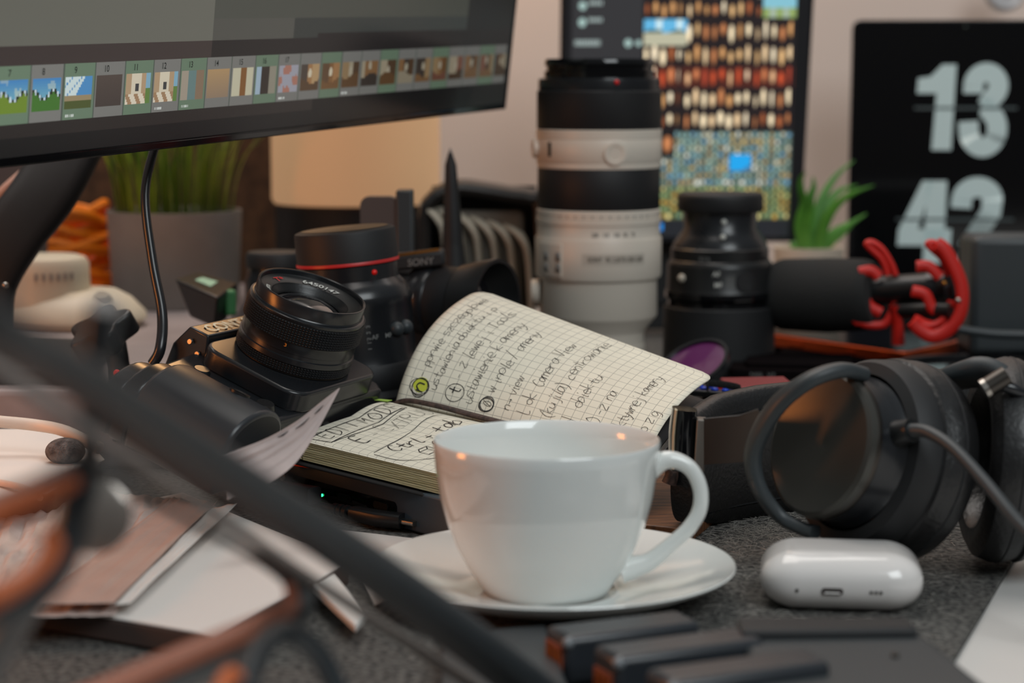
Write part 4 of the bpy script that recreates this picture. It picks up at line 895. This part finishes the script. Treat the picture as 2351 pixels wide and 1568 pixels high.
def ribbon(mb, pts, wd, fn, lift=.0002):
    pts = [Vector((a, b, 0)) for a, b in pts]
    if len(pts) > 2: pts, _ = spline(pts, [1] * len(pts), 4)
    n = len(pts); vs = []
    for i, p in enumerate(pts):
        d = pts[min(i + 1, n - 1)] - pts[max(i - 1, 0)]; d = d.normalized() if d.length > 0 else Vector((1, 0, 0)); nn = Vector((-d.y, d.x, 0)) * wd / 2 * rh.uniform(.7, 1.2)
        vs += [fn(p.x + nn.x, p.y + nn.y), fn(p.x - nn.x, p.y - nn.y)]
    mb.add(vs, [(2 * i, 2 * i + 1, 2 * i + 3, 2 * i + 2) for i in range(n - 1)])
def write(mb, s, x, y, sz, fn, wd=.00031, track=.72, slope=0):
    for ch in s:
        if ch == ' ': x += sz * .42; continue
        g = GLY.get(ch)
        if not g: x += sz * .3; continue
        jx, jy, ks = rh.gauss(0, .03) * sz, rh.gauss(0, .05) * sz, rh.uniform(.9, 1.12)
        for st_ in g.split('/'):
            pts = []
            for t in st_.split():
                gx, gy = int(t[0]) / 4 * .5, (ord(t[1]) - 100) / 8
                pts.append((x + jx + (gx * ks + gy * .12 + rh.gauss(0, .012)) * sz, y + jy + slope * x + (gy * ks + rh.gauss(0, .012)) * sz))
            ribbon(mb, pts, wd, fn)
        x += sz * (track if ch not in "il'(" else track * .6) * rh.uniform(.9, 1.08)
    return x
def onfar(x, y): # x metres along the page from the spine, y metres towards the top-left edge
    u, v = (-y) / SL, x / .108; p = farp(u, v); q1_ = farp(u + .01, v); q2_ = farp(u, v + .01); n = (q2_ - p).cross(q1_ - p).normalized()
    if n.dot(Vector((0, -1, .5))) < 0: n = -n
    return p + n * .00035
def onnear(x, y): # x from outer edge to spine
    u, v = (-y) / SL, 1 - x / NW; return near(u, max(.0, v)) + Vector((0, 0, .00035))
hw = MB()
rows = [(.085, .021, '- pprwie szczegolowe', .0070), (.150, .014, 'ustawienia obiektu i p', .0068), (.225, .026, '- z lewej i Tools', .0080), (.300, .010, 'ustawienie k ameny', .0080),
        (.375, .022, "w inole / ameny", .0078), (.450, .012, 'n> view', .0074), (.525, .012, 'L ok  Camera View', .0080), (.610, .014, '(kujila) centrowanie', .0080), (.700, .012, 'd   obiektu', .0084),
        (.790, .010, '( O -z na', .0090), (.880, .016, 'aktywnej kamery', .0076), (.965, .012, 'nop z g', .0080)]
for u, x, s, sz in rows: write(hw, s, x, -u * SL, sz, onfar, track=.60)
def circ(mb, fn, cx, cy, r, n=2, wd=.00045):
    for k in range(n):
        e = rh.uniform(.85, 1.15); ox, oy = rh.gauss(0, r * .08), rh.gauss(0, r * .08)
        ribbon(mb, [(cx + ox + r * e * math.cos(a * .5), cy + oy + r / e * math.sin(a * .5)) for a in range(14)], wd, fn)
circ(hw, onfar, .0135, -.078 * SL, .0058, 3); write(hw, 'n', .0105, -.095 * SL, .0095, onfar, wd=.0009)
circ(hw, onfar, .0160, -.225 * SL, .0062, 1); write(hw, 't', .0140, -.240 * SL, .0090, onfar, wd=.0007)
circ(hw, onfar, .0130, -.360 * SL, .0048, 3); write(hw, '0', .0115, -.375 * SL, .0060, onfar)
hw.uv = {0: (0, 0)}; ho_ = hw.build('handwriting', K['ink'], nb, smooth=False)
hl = MB(); hl.add([onfar(.0150 + .0052 * math.cos(a * .3927), -.082 * SL + .0052 * math.sin(a * .3927)) + Vector((0, .0001, -.0001)) for a in range(16)], [tuple(range(16))]); hl.uv = {0: (0, 0)}
hl.build('highlighter_mark', K['highlight'], nb, smooth=False)
h2 = MB()
write(h2, 'EDIT MODE', .010, -.105 * SL, .0100, onnear, wd=.0005, track=.80)
for a in ([(.004, -.045 * SL), (.078, -.030 * SL)], [(.006, -.128 * SL), (.078, -.112 * SL)], [(.004, -.045 * SL), (.006, -.13 * SL)], [(.078, -.03 * SL), (.078, -.112 * SL)], [(.008, -.13 * SL), (.04, -.145 * SL), (.074, -.12 * SL)]):
    ribbon(h2, [(a[0][0] + (a[-1][0] - a[0][0]) * k / 12, a[0][1] + (a[-1][1] - a[0][1]) * k / 12) for k in range(13)] if len(a) == 2 else a, .0006, onnear)
write(h2, 'E', .014, -.225 * SL, .0130, onnear, wd=.0007); write(h2, '- EXTRUDE', .028, -.215 * SL, .0100, onnear, track=.72)
for a in ([(.006, -.30 * SL), (.03, -.29 * SL), (.06, -.25 * SL), (.082, -.245 * SL)], [(.004, -.31 * SL), (.006, -.43 * SL), (.03, -.53 * SL), (.06, -.52 * SL), (.086, -.44 * SL), (.085, -.30 * SL)]): ribbon(h2, a, .0005, onnear)
write(h2, 'Ctrl + tab', .014, -.365 * SL, .0105, onnear, wd=.0006, track=.66)
for ox, oy in ((.020, -.455 * SL), (.036, -.44 * SL)):
    for pl in ([(0, 0), (.007, 0), (.007, .006), (0, .006), (0, 0)], [(0, .006), (.003, .009), (.010, .009), (.007, .006)], [(.010, .009), (.010, .003), (.007, 0)]):
        for k in range(len(pl) - 1): ribbon(h2, [(ox + pl[k][0], oy + pl[k][1]), (ox + pl[k + 1][0], oy + pl[k + 1][1])], .0005, onnear)
h2.uv = {0: (0, 0)}; h2.build('handwriting', K['ink'], nb, smooth=False)
MB().tube([near(-.01, .02) + Vector((0, 0, .002)), near(.06, .03) + Vector((0, 0, .003)), near(.20, .05) + Vector((0, 0, .004)), near(.34, .03) + Vector((0, 0, .003)), near(.55, .03) + Vector((0, 0, .002)), near(.98, .02) + Vector((0, 0, .003))], [.0022, .0026, .0028, .0028, .0025, .002], 10, 6, h=.0012, up=(0, 0, 1)).build('ribbon_bookmark', K['ribbon'], nb)
MB().tube([P(1528, 1058, 1.03) - SA, P(1542, 1085, 1.03) - SA, P(1536, 1110, 1.03) - SA], [.002, .0035, .004], 12, 4).build('ribbon_end', K['ribbon'], nb)
MB().tube([P(1560, 1010, 1.06) - SA, P(1528, 1032, 1.05) - SA, P(1522, 1056, 1.04) - SA], .0012, 8, 4).build('elastic_band', K['matte'], nb)
for k in range(4):
    pt = near(.0, .62 + k * .09); MB().box(pt + Vector((-.003, .001, -.0022 - k * .0004)), (.010, .006, .0002), rz(-30 + k * 8)).build('index_tab', K['paper'], nb)
MB().box(near(.0, .12) + Vector((-.001, .002, .0008)), (.010, .005, .0003), rz(-30)).build('green_tab', mat('green_tab', (170, 205, 90), .7), nb)
od = MB().prism(rrect(.07, .055, .004), 0, .0075, Matrix.Translation(Vector((-.088, 1.118, .0226))) @ Matrix.Rotation(R(-34), 4, 'Z')).build('orange_drive', mat('orange_plastic', (235, 80, 30), .4), bev=.001); tag(od, 'small orange drive squeezed between notebook and dock', 'drive')

# ------------------------------------------------------------------ old film camera lying on its back
w3 = (R_ * .465 + U_ * .134 + F_ * .875).normalized(); n3 = R_ * .308 + U_ * .90 - F_ * .302; n3 = (n3 - w3 * n3.dot(w3)).normalized(); u3 = n3.cross(w3)
fc = thing('film_camera', 'old black film camera lying on its back with its round lens pointing up', 'camera', P(668, 828, 1.13), frame(w3, u3, n3) * 1.05)
MB().prism([(-.112, -.036), (.044, -.036), (.050, -.030), (.050, .036), (.032, .040), (-.034, .040), (-.070, .036), (-.110, .030)], -.036, -.008).build('body', K['satin'], fc, bev=.003)
MB().prism(rrect(.082, .066, .012, 6, -.003, -.0025), -.009, .0030).build('mount_plate', K['satin'], fc, bev=.0018)
pr_ = MB(); v_ = [(-.033, .030, -.014), (.033, .030, -.014), (.026, .058, -.012), (-.026, .058, -.012), (-.032, .034, .004), (.032, .034, .004), (.030, .048, .003), (-.030, .048, .003), (-.033, .030, -.034), (.033, .030, -.034), (.026, .060, -.032), (-.026, .060, -.032)]
pr_.add(v_, [(4, 5, 6, 7), (0, 4, 7, 3), (1, 2, 6, 5), (3, 7, 6, 2), (8, 0, 3, 11), (9, 10, 2, 1), (11, 3, 2, 10), (8, 9, 1, 0), (0, 1, 5, 4), (8, 11, 10, 9)]); pr_.build('prism_housing', K['satin'], fc, bev=.0012)
text('CONTAX', .0112, lambda x, y: Vector((x - .001, .0368 + y, .0046 - (.0028 + y) * .06)), 'brand_lettering', mat('cream_print', (225, 216, 190), .6), fc, xs=1.0)
def blt(x, y, z, r, h=.001, m='darkmetal', nm='screw'): MB().lathe([(.0001, h), (r * .8, h), (r, h * .5), (r, -.001)], 20, Matrix.Translation((x, y, z))).build(nm, K[m], fc)
for (x, y, z) in ((-.0318, .044, -.004), (-.0326, .037, -.008)): MB().lathe([(.0001, .0007), (.0013, .0007), (.0016, 0)], 16, Matrix.Translation((x, y, z)) @ Matrix.Rotation(R(-80), 4, 'Y')).build('screw', K['metal'], fc)
GX, GR = -.092, .0240
def gprof(dx, dz, k):
    o = [(GX - GR * k + dx, -.034)]
    for i in range(15):
        a = R(180 - 180 * i / 14); o.append((GX + GR * k * math.cos(a) + dx, -.014 + dz + .0215 * max(0, math.sin(a)) ** .75))
    return o + [(GX + GR * k + dx, -.034)]
mxg = Matrix(((1, 0, 0, 0), (0, 0, -1, 0), (0, 1, 0, 0), (0, 0, 0, 1)))   # profile (x, z) swept along local y
MB().prism(gprof(0, 0, 1), .046, -.012, mxg).build('grip', mat('grip_black', (44, 47, 51), .34), fc, bev=.0025)
MB().prism(gprof(0, -.0045, .97), -.0125, -.023, mxg).build('shutter_housing', K['satin'], fc, bev=.002)
MB().prism(gprof(0, -.009, .93), -.0235, -.034, mxg).build('top_plate', K['satin'], fc, bev=.002)
MB().lathe([(.0038, .0000), (.0056, .0006), (.0056, -.003), (.0030, -.0015), (.0001, -.0012)], 28, Matrix.Translation((GX + .010, -.024, .0062)) @ Matrix.Rotation(R(18), 4, 'Y')).build('screw_socket', K['black'], fc)
blt(-.058, -.0260, -.0075, .0056, .005, 'black', 'release_button'); blt(-.056, .017, -.0075, .0050, .004, 'satin', 'self_timer_button')
for k in range(2): MB().tube([Vector((GX - GR - .002 - .001 * k + .004 * math.cos(a), .020 + .0085 * math.sin(a), -.014 + .003 * math.cos(a + k))) for a in [i * .6283 for i in range(10)]], .0007, 8, 2, closed=True).build('split_ring', K['gold'], fc)
MB().tube([Vector((GX - GR + .004, .016, -.014)), Vector((GX - GR - .003, .020, -.014))], .0026, 12, 1).build('strap_lug', K['metal'], fc)
ball(MB(), (GX - .012, .034, -.006), .0018).build('red_mark', K['reddot'], fc)
# its lens
def knurl(z0, z1, r, na, nz, parent, name):
    mb = MB(); dz = (z1 - z0) / nz
    for j in range(nz):
        for i in range(na):
            a0_, a1_ = 2 * math.pi * i / na, 2 * math.pi * (i + 1) / na; am = (a0_ + a1_) / 2; za, zb = z0 + j * dz, z0 + (j + 1) * dz
            c = [(r * math.cos(a0_), r * math.sin(a0_), za), (r * math.cos(a1_), r * math.sin(a1_), za), (r * math.cos(a1_), r * math.sin(a1_), zb), (r * math.cos(a0_), r * math.sin(a0_), zb), ((r + .0011) * math.cos(am), (r + .0011) * math.sin(am), (za + zb) / 2)]
            mb.add(c, [(0, 1, 4), (1, 2, 4), (2, 3, 4), (3, 0, 4)])
    return mb.build(name, K['rubber'], parent, smooth=False)
MB().lathe([(.0290, .0032), (.0300, .0040), (.0300, .0048)], 80).build('base_ring', K['darkmetal'], fc)
knurl(.0048, .0105, .0298, 116, 4, fc, 'aperture_ring')
MB().lathe([(.0300, .0105), (.0306, .0112), (.0306, .0145), (.0298, .0150), (.0298, .0175), (.0301, .0178), (.0301, .0240), (.0305, .0246)], 96).build('distance_scale', K['satin'], fc)
knurl(.0246, .0375, .0304, 116, 8, fc, 'focus_ring')
MB().lathe([(.0304, .0375), (.0308, .0382), (.0308, .0398), (.0300, .0404), (.0290, .0406), (.0286, .0412)], 96).build('front_collar', K['satin'], fc)
MB().lathe([(.0286, .0410), (.0288, .0485), (.0285, .0492), (.0278, .0493), (.0273, .0488), (.0272, .0455)], 96).build('filter_rim', K['satin'], fc)
MB().lathe([(.0272, .0460), (.0262, .0448), (.0205, .0435), (.0198, .0420), (.0175, .0400), (.0170, .0385)], 96).build('name_ring', K['black'], fc)
MB().lathe([(.0001, .0428), (.006, .0424), (.012, .0408), (.0172, .0380)], 64).build('front_element', mat('front_glass', (20, 20, 24), .03, coat=1), fc)
def ringtext(s, size, r, a0, z, m, sl=.22): text(s, size, lambda x, y: Vector(((r + y) * math.cos(a0 - x / r), (r + y) * math.sin(a0 - x / r), z + .0003 + y * sl)), 'lettering', m, fc, xs=1.25)
ringtext('6450147', .0044, .0214, R(20), .0440, K['white']); ringtext('T*', .0048, .0214, R(82), .0440, K['reddot']); ringtext('50mm', .0044, .0214, R(138), .0440, K['white'])
def sidet(s, size, a, z, m): text(s, size, lambda x, y: cyl(.0303 if z > .015 else .0308, R(a), z)(x, y), 'lettering', m, fc, xs=1.1)
sidet('ft', .0034, -47, .0212, K['orangeprint']); sidet('m', .0030, -49, .0180, K['white']); sidet('0.45', .0030, -27, .0180, K['white']); sidet('1.5', .0030, -27, .0212, K['orangeprint']); sidet('3', .0030, 200, .0212, K['orangeprint'])
text('Lens made in Japan', .0028, cyl(.0308, R(-40), .0118), 'lettering', K['greyprint'], fc)
LN = ('base_ring', 'aperture_ring', 'distance_scale', 'focus_ring', 'front_collar', 'filter_rim', 'name_ring', 'front_element', 'lettering')
for c in fc.children:
    if c.name.split('.')[0] in LN: c.scale = (1.03, 1.03, .84)
# cushion underneath that carries the camera
sb = MB(); rbox(sb, .040, .036, .0200, .02, .02, .019, (0, 0, 0)); sbo = sb.build('lens_pouch', K['leather']); sbo.location = (-.150, 1.225, .0202); tag(sbo, 'flat black padded pouch beneath the old film camera', 'pouch')

# ------------------------------------------------------------------ papers at lower left
BK = .012
q = [G(490, 1456, BK), G(800, 1290, BK), G(420, 1130, BK), G(-420, 1300, BK)]
ws = thing('flat_box', 'flat brown box with white top under crumpled wrapping at lower left', 'box', q[0] - Vector((0, 0, BK)))
MB().prism([(p.x - q[0].x, p.y - q[0].y) for p in q], .001, BK - .0012).build('body', mat('box_brown', (74, 60, 55), .7), ws, bev=.001)
MB().prism([(p.x - q[0].x, p.y - q[0].y) for p in q], BK - .0011, BK).build('lid', mat('white_card', (222, 217, 212), .7), ws, bev=.0004)
fz = .030; fq = [G(-90, 985, fz), G(178, 985, fz), G(240, 1055, fz), G(110, 1130, fz), G(-90, 1160, fz)]
fs_ = MB().prism([(p.x, p.y) for p in reversed(fq)], fz - .001, fz).build('paper_sheet', mat('white_card2', (222, 216, 210), .75)); tag(fs_, 'white paper sheet on the black case at the left edge', 'paper')
import mathutils.noise as mn
def wr(a, b, c, d, z, amp, sc2, fold=None, sd=0):
    def f(u, v):
        p = (a * (1 - u) + b * u) * (1 - v) + (d * (1 - u) + c * u) * v
        n = mn.noise(Vector((u * sc2 * 3 + sd, v * sc2, 1))) + .5 * mn.noise(Vector((u * sc2 * 9 + sd, v * sc2 * 2.3, 4)))
        return Vector((p.x, p.y, p.z + z + amp * (n + .75) * min(1, .15 + v * 5)))
    return f
crump = mat('wrapping', (196, 176, 168), .45, var=.08, vscale=30, stretch=(1, 3, 1))
wp = thing('wrapping_paper', 'crumpled translucent wrapping with pinkish folded flap lying on the flat box at lower left', 'wrapping', G(200, 1300, BK))
o_ = wp.location.copy()
pA, pB, pC, pD = G(-200, 1432, BK) - o_, G(262, 1420, BK) - o_, G(500, 1165, BK) - o_, G(-60, 1120, BK) - o_
MB().grid(wr(pA, pB, pC, pD, .0010, .0032, 5), 90, 70).build('sheet', crump, wp, solid=.0002)
fA, fB, fC, fD = G(80, 1422, BK) - o_, G(262, 1418, BK) - o_, G(482, 1196, BK) - o_, G(400, 1170, BK) - o_
MB().grid(wr(fA, fB, fC, fD, .0062, .0008, 2, sd=5), 30, 60).build('folded_flap', mat('flap_pink', (182, 152, 140), .55, var=.05, vscale=50), wp, solid=.0003)
wsl = MB().grid(wr(G(265, 1416, BK), G(300, 1412, BK), G(545, 1180, BK), G(484, 1192, BK), .005, .0008, 3, sd=9), 8, 60).build('white_strip', K['paper'], solid=.0004); tag(wsl, 'narrow white paper strip along the edge of the pinkish flap', 'paper strip')
# receipt standing up left of notebook
def lerpc(pts, u):
    k = u * (len(pts) - 1); i = min(int(k), len(pts) - 2); f = k - i; a, b = pts[i], pts[i + 1]; return tuple(a[j] * (1 - f) + b[j] * f for j in range(3))
TT = [tuple(v) for v in spline([P(500, 1046, .93), P(600, 1012, .945), P(680, 968, .955), P(735, 925, .965), P(780, 890, .975)], [1] * 5, 6)[0]]
BB = [tuple(v) for v in spline([P(520, 1150, .92), P(600, 1118, .93), P(672, 1070, .945), P(722, 1000, .958), P(778, 896, .974)], [1] * 5, 6)[0]]
def rec(u, v):
    a, b = Vector(lerpc(TT, u)), Vector(lerpc(BB, u)); p = a * (1 - v) + b * v
    p.y += (.006 * math.sin(math.pi * v) * (1 - u)) + .0022 * mn.noise(Vector((u * 3 + v * 2, v * 7, 2))) * (1 - u); return p
rA = P(500, 1046, .93)
rcp = thing('paper_receipt', 'thin crinkled paper curling up to a point beside the notebook', 'paper', rA)
MB().grid(lambda u, v: rec(u, v) - rA, 60, 24).build('sheet', mat('receipt', (192, 176, 172), .7, var=.06, vscale=60), rcp, solid=.0002)
for (u0, u1, v0) in ((.50, .64, .16), (.70, .80, .20), (.36, .44, .10)):
    MB().tube([rec(u0, v0) - rA + Vector((0, -.0012, 0)), rec((u0 + u1) / 2, v0 + .02) - rA + Vector((0, -.0012, 0)), rec(u1, v0) - rA + Vector((0, -.0012, 0))], [.0001, .0004, .0001], 6, 3).build('slit', K['ink'], rcp)
rest = MB().grid(wr(G(480, 1120, .018), G(610, 1120, .022), G(560, 1040, .026), G(430, 1040, .024), 0, .002, 3), 20, 20).build('paper_scrap', bpy.data.materials['receipt'], solid=.0003); tag(rest, 'pinkish scrap of paper under the curled receipt', 'paper')
# white sheet by saucer
s1 = MB().prism([(p.x, p.y) for p in (G(760, 1214, .001), G(945, 1236, .001), G(1000, 1330, .001), G(860, 1390, .001))], .0003, .0012).build('white_sheet', K['paper']); tag(s1, 'white sheet of paper partly under the saucer', 'paper')
s2 = MB().prism([(p.x, p.y) for p in (G(640, 1262, .012), G(760, 1296, .012), G(842, 1394, .012), G(816, 1424, .012))], .006, .010).build('white_card', mat('white_tip', (214, 212, 208), .6), bev=.001); tag(s2, 'small white card end showing below the dark glasses arm', 'card')
# grey fuzzy ball, white cables at left
gfz = MB(); ball(gfz, G(150, 1036, .036), .0095, sc_=(1.2, 1, .8)); go = gfz.build('fuzzy_cover', mat('fuzz', (110, 104, 102), .95, var2=(58, 54, 54), vscale=240, bump=1.0, bscale=900), sub=1); tag(go, 'small grey fuzzy microphone cover on the white paper sheet', 'microphone cover')
w1 = MB().tube([P(-60, 962, 1.1), P(0, 968, 1.1), P(80, 976, 1.1), P(150, 990, 1.09), P(230, 1030, 1.08)], .0034, 12, 5).build('thick_white_cable', mat('cable_white', (214, 200, 186), .5)); tag(w1, 'thick white cable at the left edge behind the white sheet', 'cable')
w2 = MB().tube([G(-60, 1100, .032), G(0, 1108, .032), G(60, 1122, .032), G(100, 1150, .020)], .0018, 10, 5).build('thin_white_cable', mat('cable_pink', (220, 190, 172), .5)); tag(w2, 'thin pale cable curving over the white sheet at left', 'cable')
bb = MB().prism([(p.x, p.y) for p in reversed([G(-120, 975, fz), G(165, 978, fz), G(232, 1050, fz), G(120, 1110, fz), G(-120, 1140, fz)])], .001, fz - .0012).build('black_case', K['leather'], bev=.003); tag(bb, 'black flat case under the white sheet at the left edge', 'case')

# ------------------------------------------------------------------ batteries and charger at the bottom
bq = thing('charger_plate', 'flat dark grey charger with raised rear lip at the bottom right', 'charger', G(1900, 1480, 0))
o_ = bq.location.copy()
cq = [G(1700, 1436, .022), G(2096, 1436, .022), G(2420, 1690, .022), G(1780, 1760, .022)]
MB().prism([(p.x - o_.x, p.y - o_.y) for p in cq], 0, .022).build('base', K['charcoal'], bq, bev=.003)
lq = [G(1690, 1424, .024), G(2085, 1424, .024), G(2110, 1452, .024), G(1700, 1458, .024)]
MB().prism([(p.x - o_.x, p.y - o_.y) for p in lq], .010, .0258).build('lip', K['matte'], bq, bev=.002)
ball(MB(), G(2055, 1505, .0225) - o_, .0015).build('screw', K['darkmetal'], bq)
contact = mat('contact_brown', (140, 72, 48), .5)
for i, (px, py, L_) in enumerate(((1275, 1455, .060), (1388, 1500, .064), (1510, 1556, .066))):
    lab = ['black battery nearest the saucer, rearmost of the three', 'black battery lying in the middle of the three', 'black battery at the bottom edge, foremost of the three'][i]
    s0 = G(px, py, .020 + .003 * i); bt_ = thing('camera_battery', lab, 'battery', Vector((s0.x, s0.y, .001)), rz(24), 'camera batteries in front of the saucer')
    MB().prism([(0, -.0105), (L_, -.0105), (L_, .0105), (0, .0105)], 0, .020 + .003 * i).build('body', mat('battery_shell', (44, 48, 53), .3) if i == 0 else bpy.data.materials['battery_shell'], bt_, bev=.003)
    MB().box((-.0004, 0, .010), (.0012, .014, .011)).build('contact_face', contact, bt_)
    for k in range(3): MB().box((-.0008, -.0045 + k * .0045, .010), (.0012, .002, .008)).build('contact', K['gold'], bt_)
    ball(MB(), (.001, -.0095, .0175 + .003 * i), .0024).build('corner_stud', mat('stud', (120, 124, 128), .3), bt_)
gy = MB().prism([(p.x, p.y) for p in (G(1010, 1452, .010), G(1255, 1432, .010), G(1330, 1640, .010), G(1010, 1700, .010))], 0, .010).build('dark_sleeve', K['charcoal'], bev=.002); tag(gy, 'flat dark grey sleeve left of the batteries', 'sleeve')

# ------------------------------------------------------------------ blurred glasses in the foreground
eg = thing('eyeglasses', 'blurred dark grey glasses with orange inner sides in the near left corner', 'glasses', P(400, 1400, .6))
o_ = eg.location.copy()
fgm = mat('frame_grey', (40, 46, 50), .42); fgl = mat('frame_mid', (92, 96, 97), .4); fgo = mat('frame_orange', (214, 112, 62), .5); fgb = mat('frame_rust', (172, 104, 78), .5)
def E(px, py, Y): return P(px, py, Y) - o_
MB().tube([E(-260, 560, .36), E(-40, 740, .38), (E(200, 880, .43)), E(500, 1075, .50), E(800, 1270, .57), E(1050, 1450, .64), E(1270, 1622, .695), E(1300, 1650, .70)], [.0085, .0090, .0095, .0105, .0115, .0125, .0136, .0120], 20, 6, h=.0040, up=(.3, .2, 1), sq=.7).build('temple', fgm, eg)
MB().tube([E(-120, 780, .46), E(40, 880, .47), E(200, 990, .48), E(460, 1160, .54), E(700, 1320, .60), E(960, 1490, .66), E(1200, 1650, .70)], .0019, 14, 6, h=.0035, up=(0, -1, .3)).build('temple', mat('frame_light', (120, 114, 110), .5), eg)
MB().tube([E(-60, 825, .462), E(60, 893, .47), E(200, 985, .478), E(460, 1148, .538)], .0006, 8, 6).build('temple_lining', fgo, eg)
rim1 = [(205, 1060, .50), (380, 1165, .53), (560, 1265, .57), (668, 1330, .60), (690, 1392, .60), (630, 1446, .59), (420, 1540, .57), (210, 1630, .55), (60, 1680, .53), (-40, 1600, .52), (40, 1430, .50), (120, 1290, .49), (170, 1160, .49)]
rr1 = [.0022, .0012, .0012, .0030, .0045, .0050, .0050, .0050, .0045, .0042, .0040, .0038, .0034]
MB().tube([E(*p) for p in rim1], rr1, 14, 5, closed=True, h=.0022, up=(.2, -1, .3)).build('rim', fgl, eg)
MB().tube([E(662, 1338, .592), E(668, 1385, .592), E(620, 1422, .582), E(420, 1508, .562), E(230, 1590, .545), E(100, 1640, .53)], [.0014, .0024, .0030, .0036, .0036, .0036], 12, 6, h=.0030, up=(.2, -1, .3)).build('rim_lining', fgb, eg)
rim2 = [(190, 1085, .49), (80, 1128, .47), (-60, 1190, .45), (-160, 1290, .44), (-80, 1410, .44), (20, 1390, .45), (100, 1345, .46), (150, 1265, .47), (170, 1180, .48)]
MB().tube([E(*p) for p in rim2], [.0036] * 5 + [.0040] * 4, 14, 5, closed=True, h=.0035, up=(.2, -1, .3)).build('rim', fgm, eg)
MB().tube([E(-110, 1232, .438), E(-10, 1178, .448), (E(80, 1142, .458)), E(176, 1106, .475)], [.0034, .0034, .0030, .0014], 12, 6, h=.0026, up=(.2, -1, .3)).build('rim_lining', fgo, eg)
MB().tube([E(104, 1215, .455), E(118, 1250, .455), E(108, 1285, .452), E(60, 1330, .448), E(-20, 1372, .44), E(-90, 1400, .438)], [.0014, .0026, .0020, .0022, .0028, .0028], 12, 6, h=.0026, up=(.2, -1, .3)).build('rim_lining', fgo, eg)
np_ = MB().lathe([(.0001, .0012), (.0095, .0008), (.0108, 0), (.0095, -.0008), (.0001, -.001)], 40, Matrix.Translation(E(218, 1186, .58)) @ Matrix.Rotation(R(80), 4, 'X')); np_.build('nose_pad', mat('pad', (150, 142, 135), .18, .6, alpha=.9), eg)
MB().tube([E(240, 700, .47), E(215, 900, .48), E(205, 1060, .50)], [.004, .0035, .003], 12, 4).build('hinge_arm', fgm, eg)
MB().tube([E(560, 1600, .52), E(590, 1500, .54), E(650, 1450, .57), E(730, 1500, .58), E(790, 1620, .58)], .0035, 12, 5).build('bridge', fgm, eg)
MB().tube([E(500, 1600, .51), E(530, 1545, .52), E(580, 1600, .53)], .002, 12, 4).build('bridge_lining', fgo, eg)

# small pieces belong to the part they sit on
RULE = {'telephoto_lens': {'focus_button': 'barrel', 'side_button': 'barrel', 'slot': 'barrel', 'red_dot': 'mount_band', 'switch': 'switch_panel', 'lettering': 'lower_barrel', 'tick': 'lower_barrel'},
 'black_lens': {'white_dot': 'mount', 'lettering': 'barrel', 'emblem': 'barrel', 'dial': 'barrel'}, 'red_ring_lens': {'red_dot': 'mount_collar', 'lettering': 'barrel', 'distance_scale': 'barrel', 'switch': 'barrel', 'cap_face': 'rear_cap'},
 'film_camera': {'screw': 'prism_housing', 'screw_socket': 'grip', 'brand_lettering': 'prism_housing'}, 'notebook': {'handwriting': 'near_page', 'highlighter_mark': 'standing_page'},
 'laptop_dock': {'usb_port': 'port_panel', 'status_light': 'port_panel'}, 'earbud_case': {'port_tongue': 'port'}, 'camera_battery': {'contact': 'contact_face'}, 'clock_tablet': {'flap_line': 'housing'},
 'router': {'vent_slot': 'dome', 'button': 'base'}, 'filter_holder': {'lettering': 'plate'}, 'remote_control': {'button': 'body'}, 'mirrorless_camera': {'trim': 'viewfinder'}, 'wrapping_paper': {'folded_flap': 'sheet'}, 'shotgun_microphone': {'gold_dot': 'end_cap'}}
base_ = lambda o: o.name.split('.')[0]
for o in list(COL.objects):
    ru = RULE.get(base_(o))
    if not ru: continue
    ch = list(o.children); by = {}
    for c in ch: by.setdefault(base_(c), c)
    for c in ch:
        t_ = ru.get(base_(c))
        if t_ and t_ in by and by[t_] is not c: c.parent = by[t_]
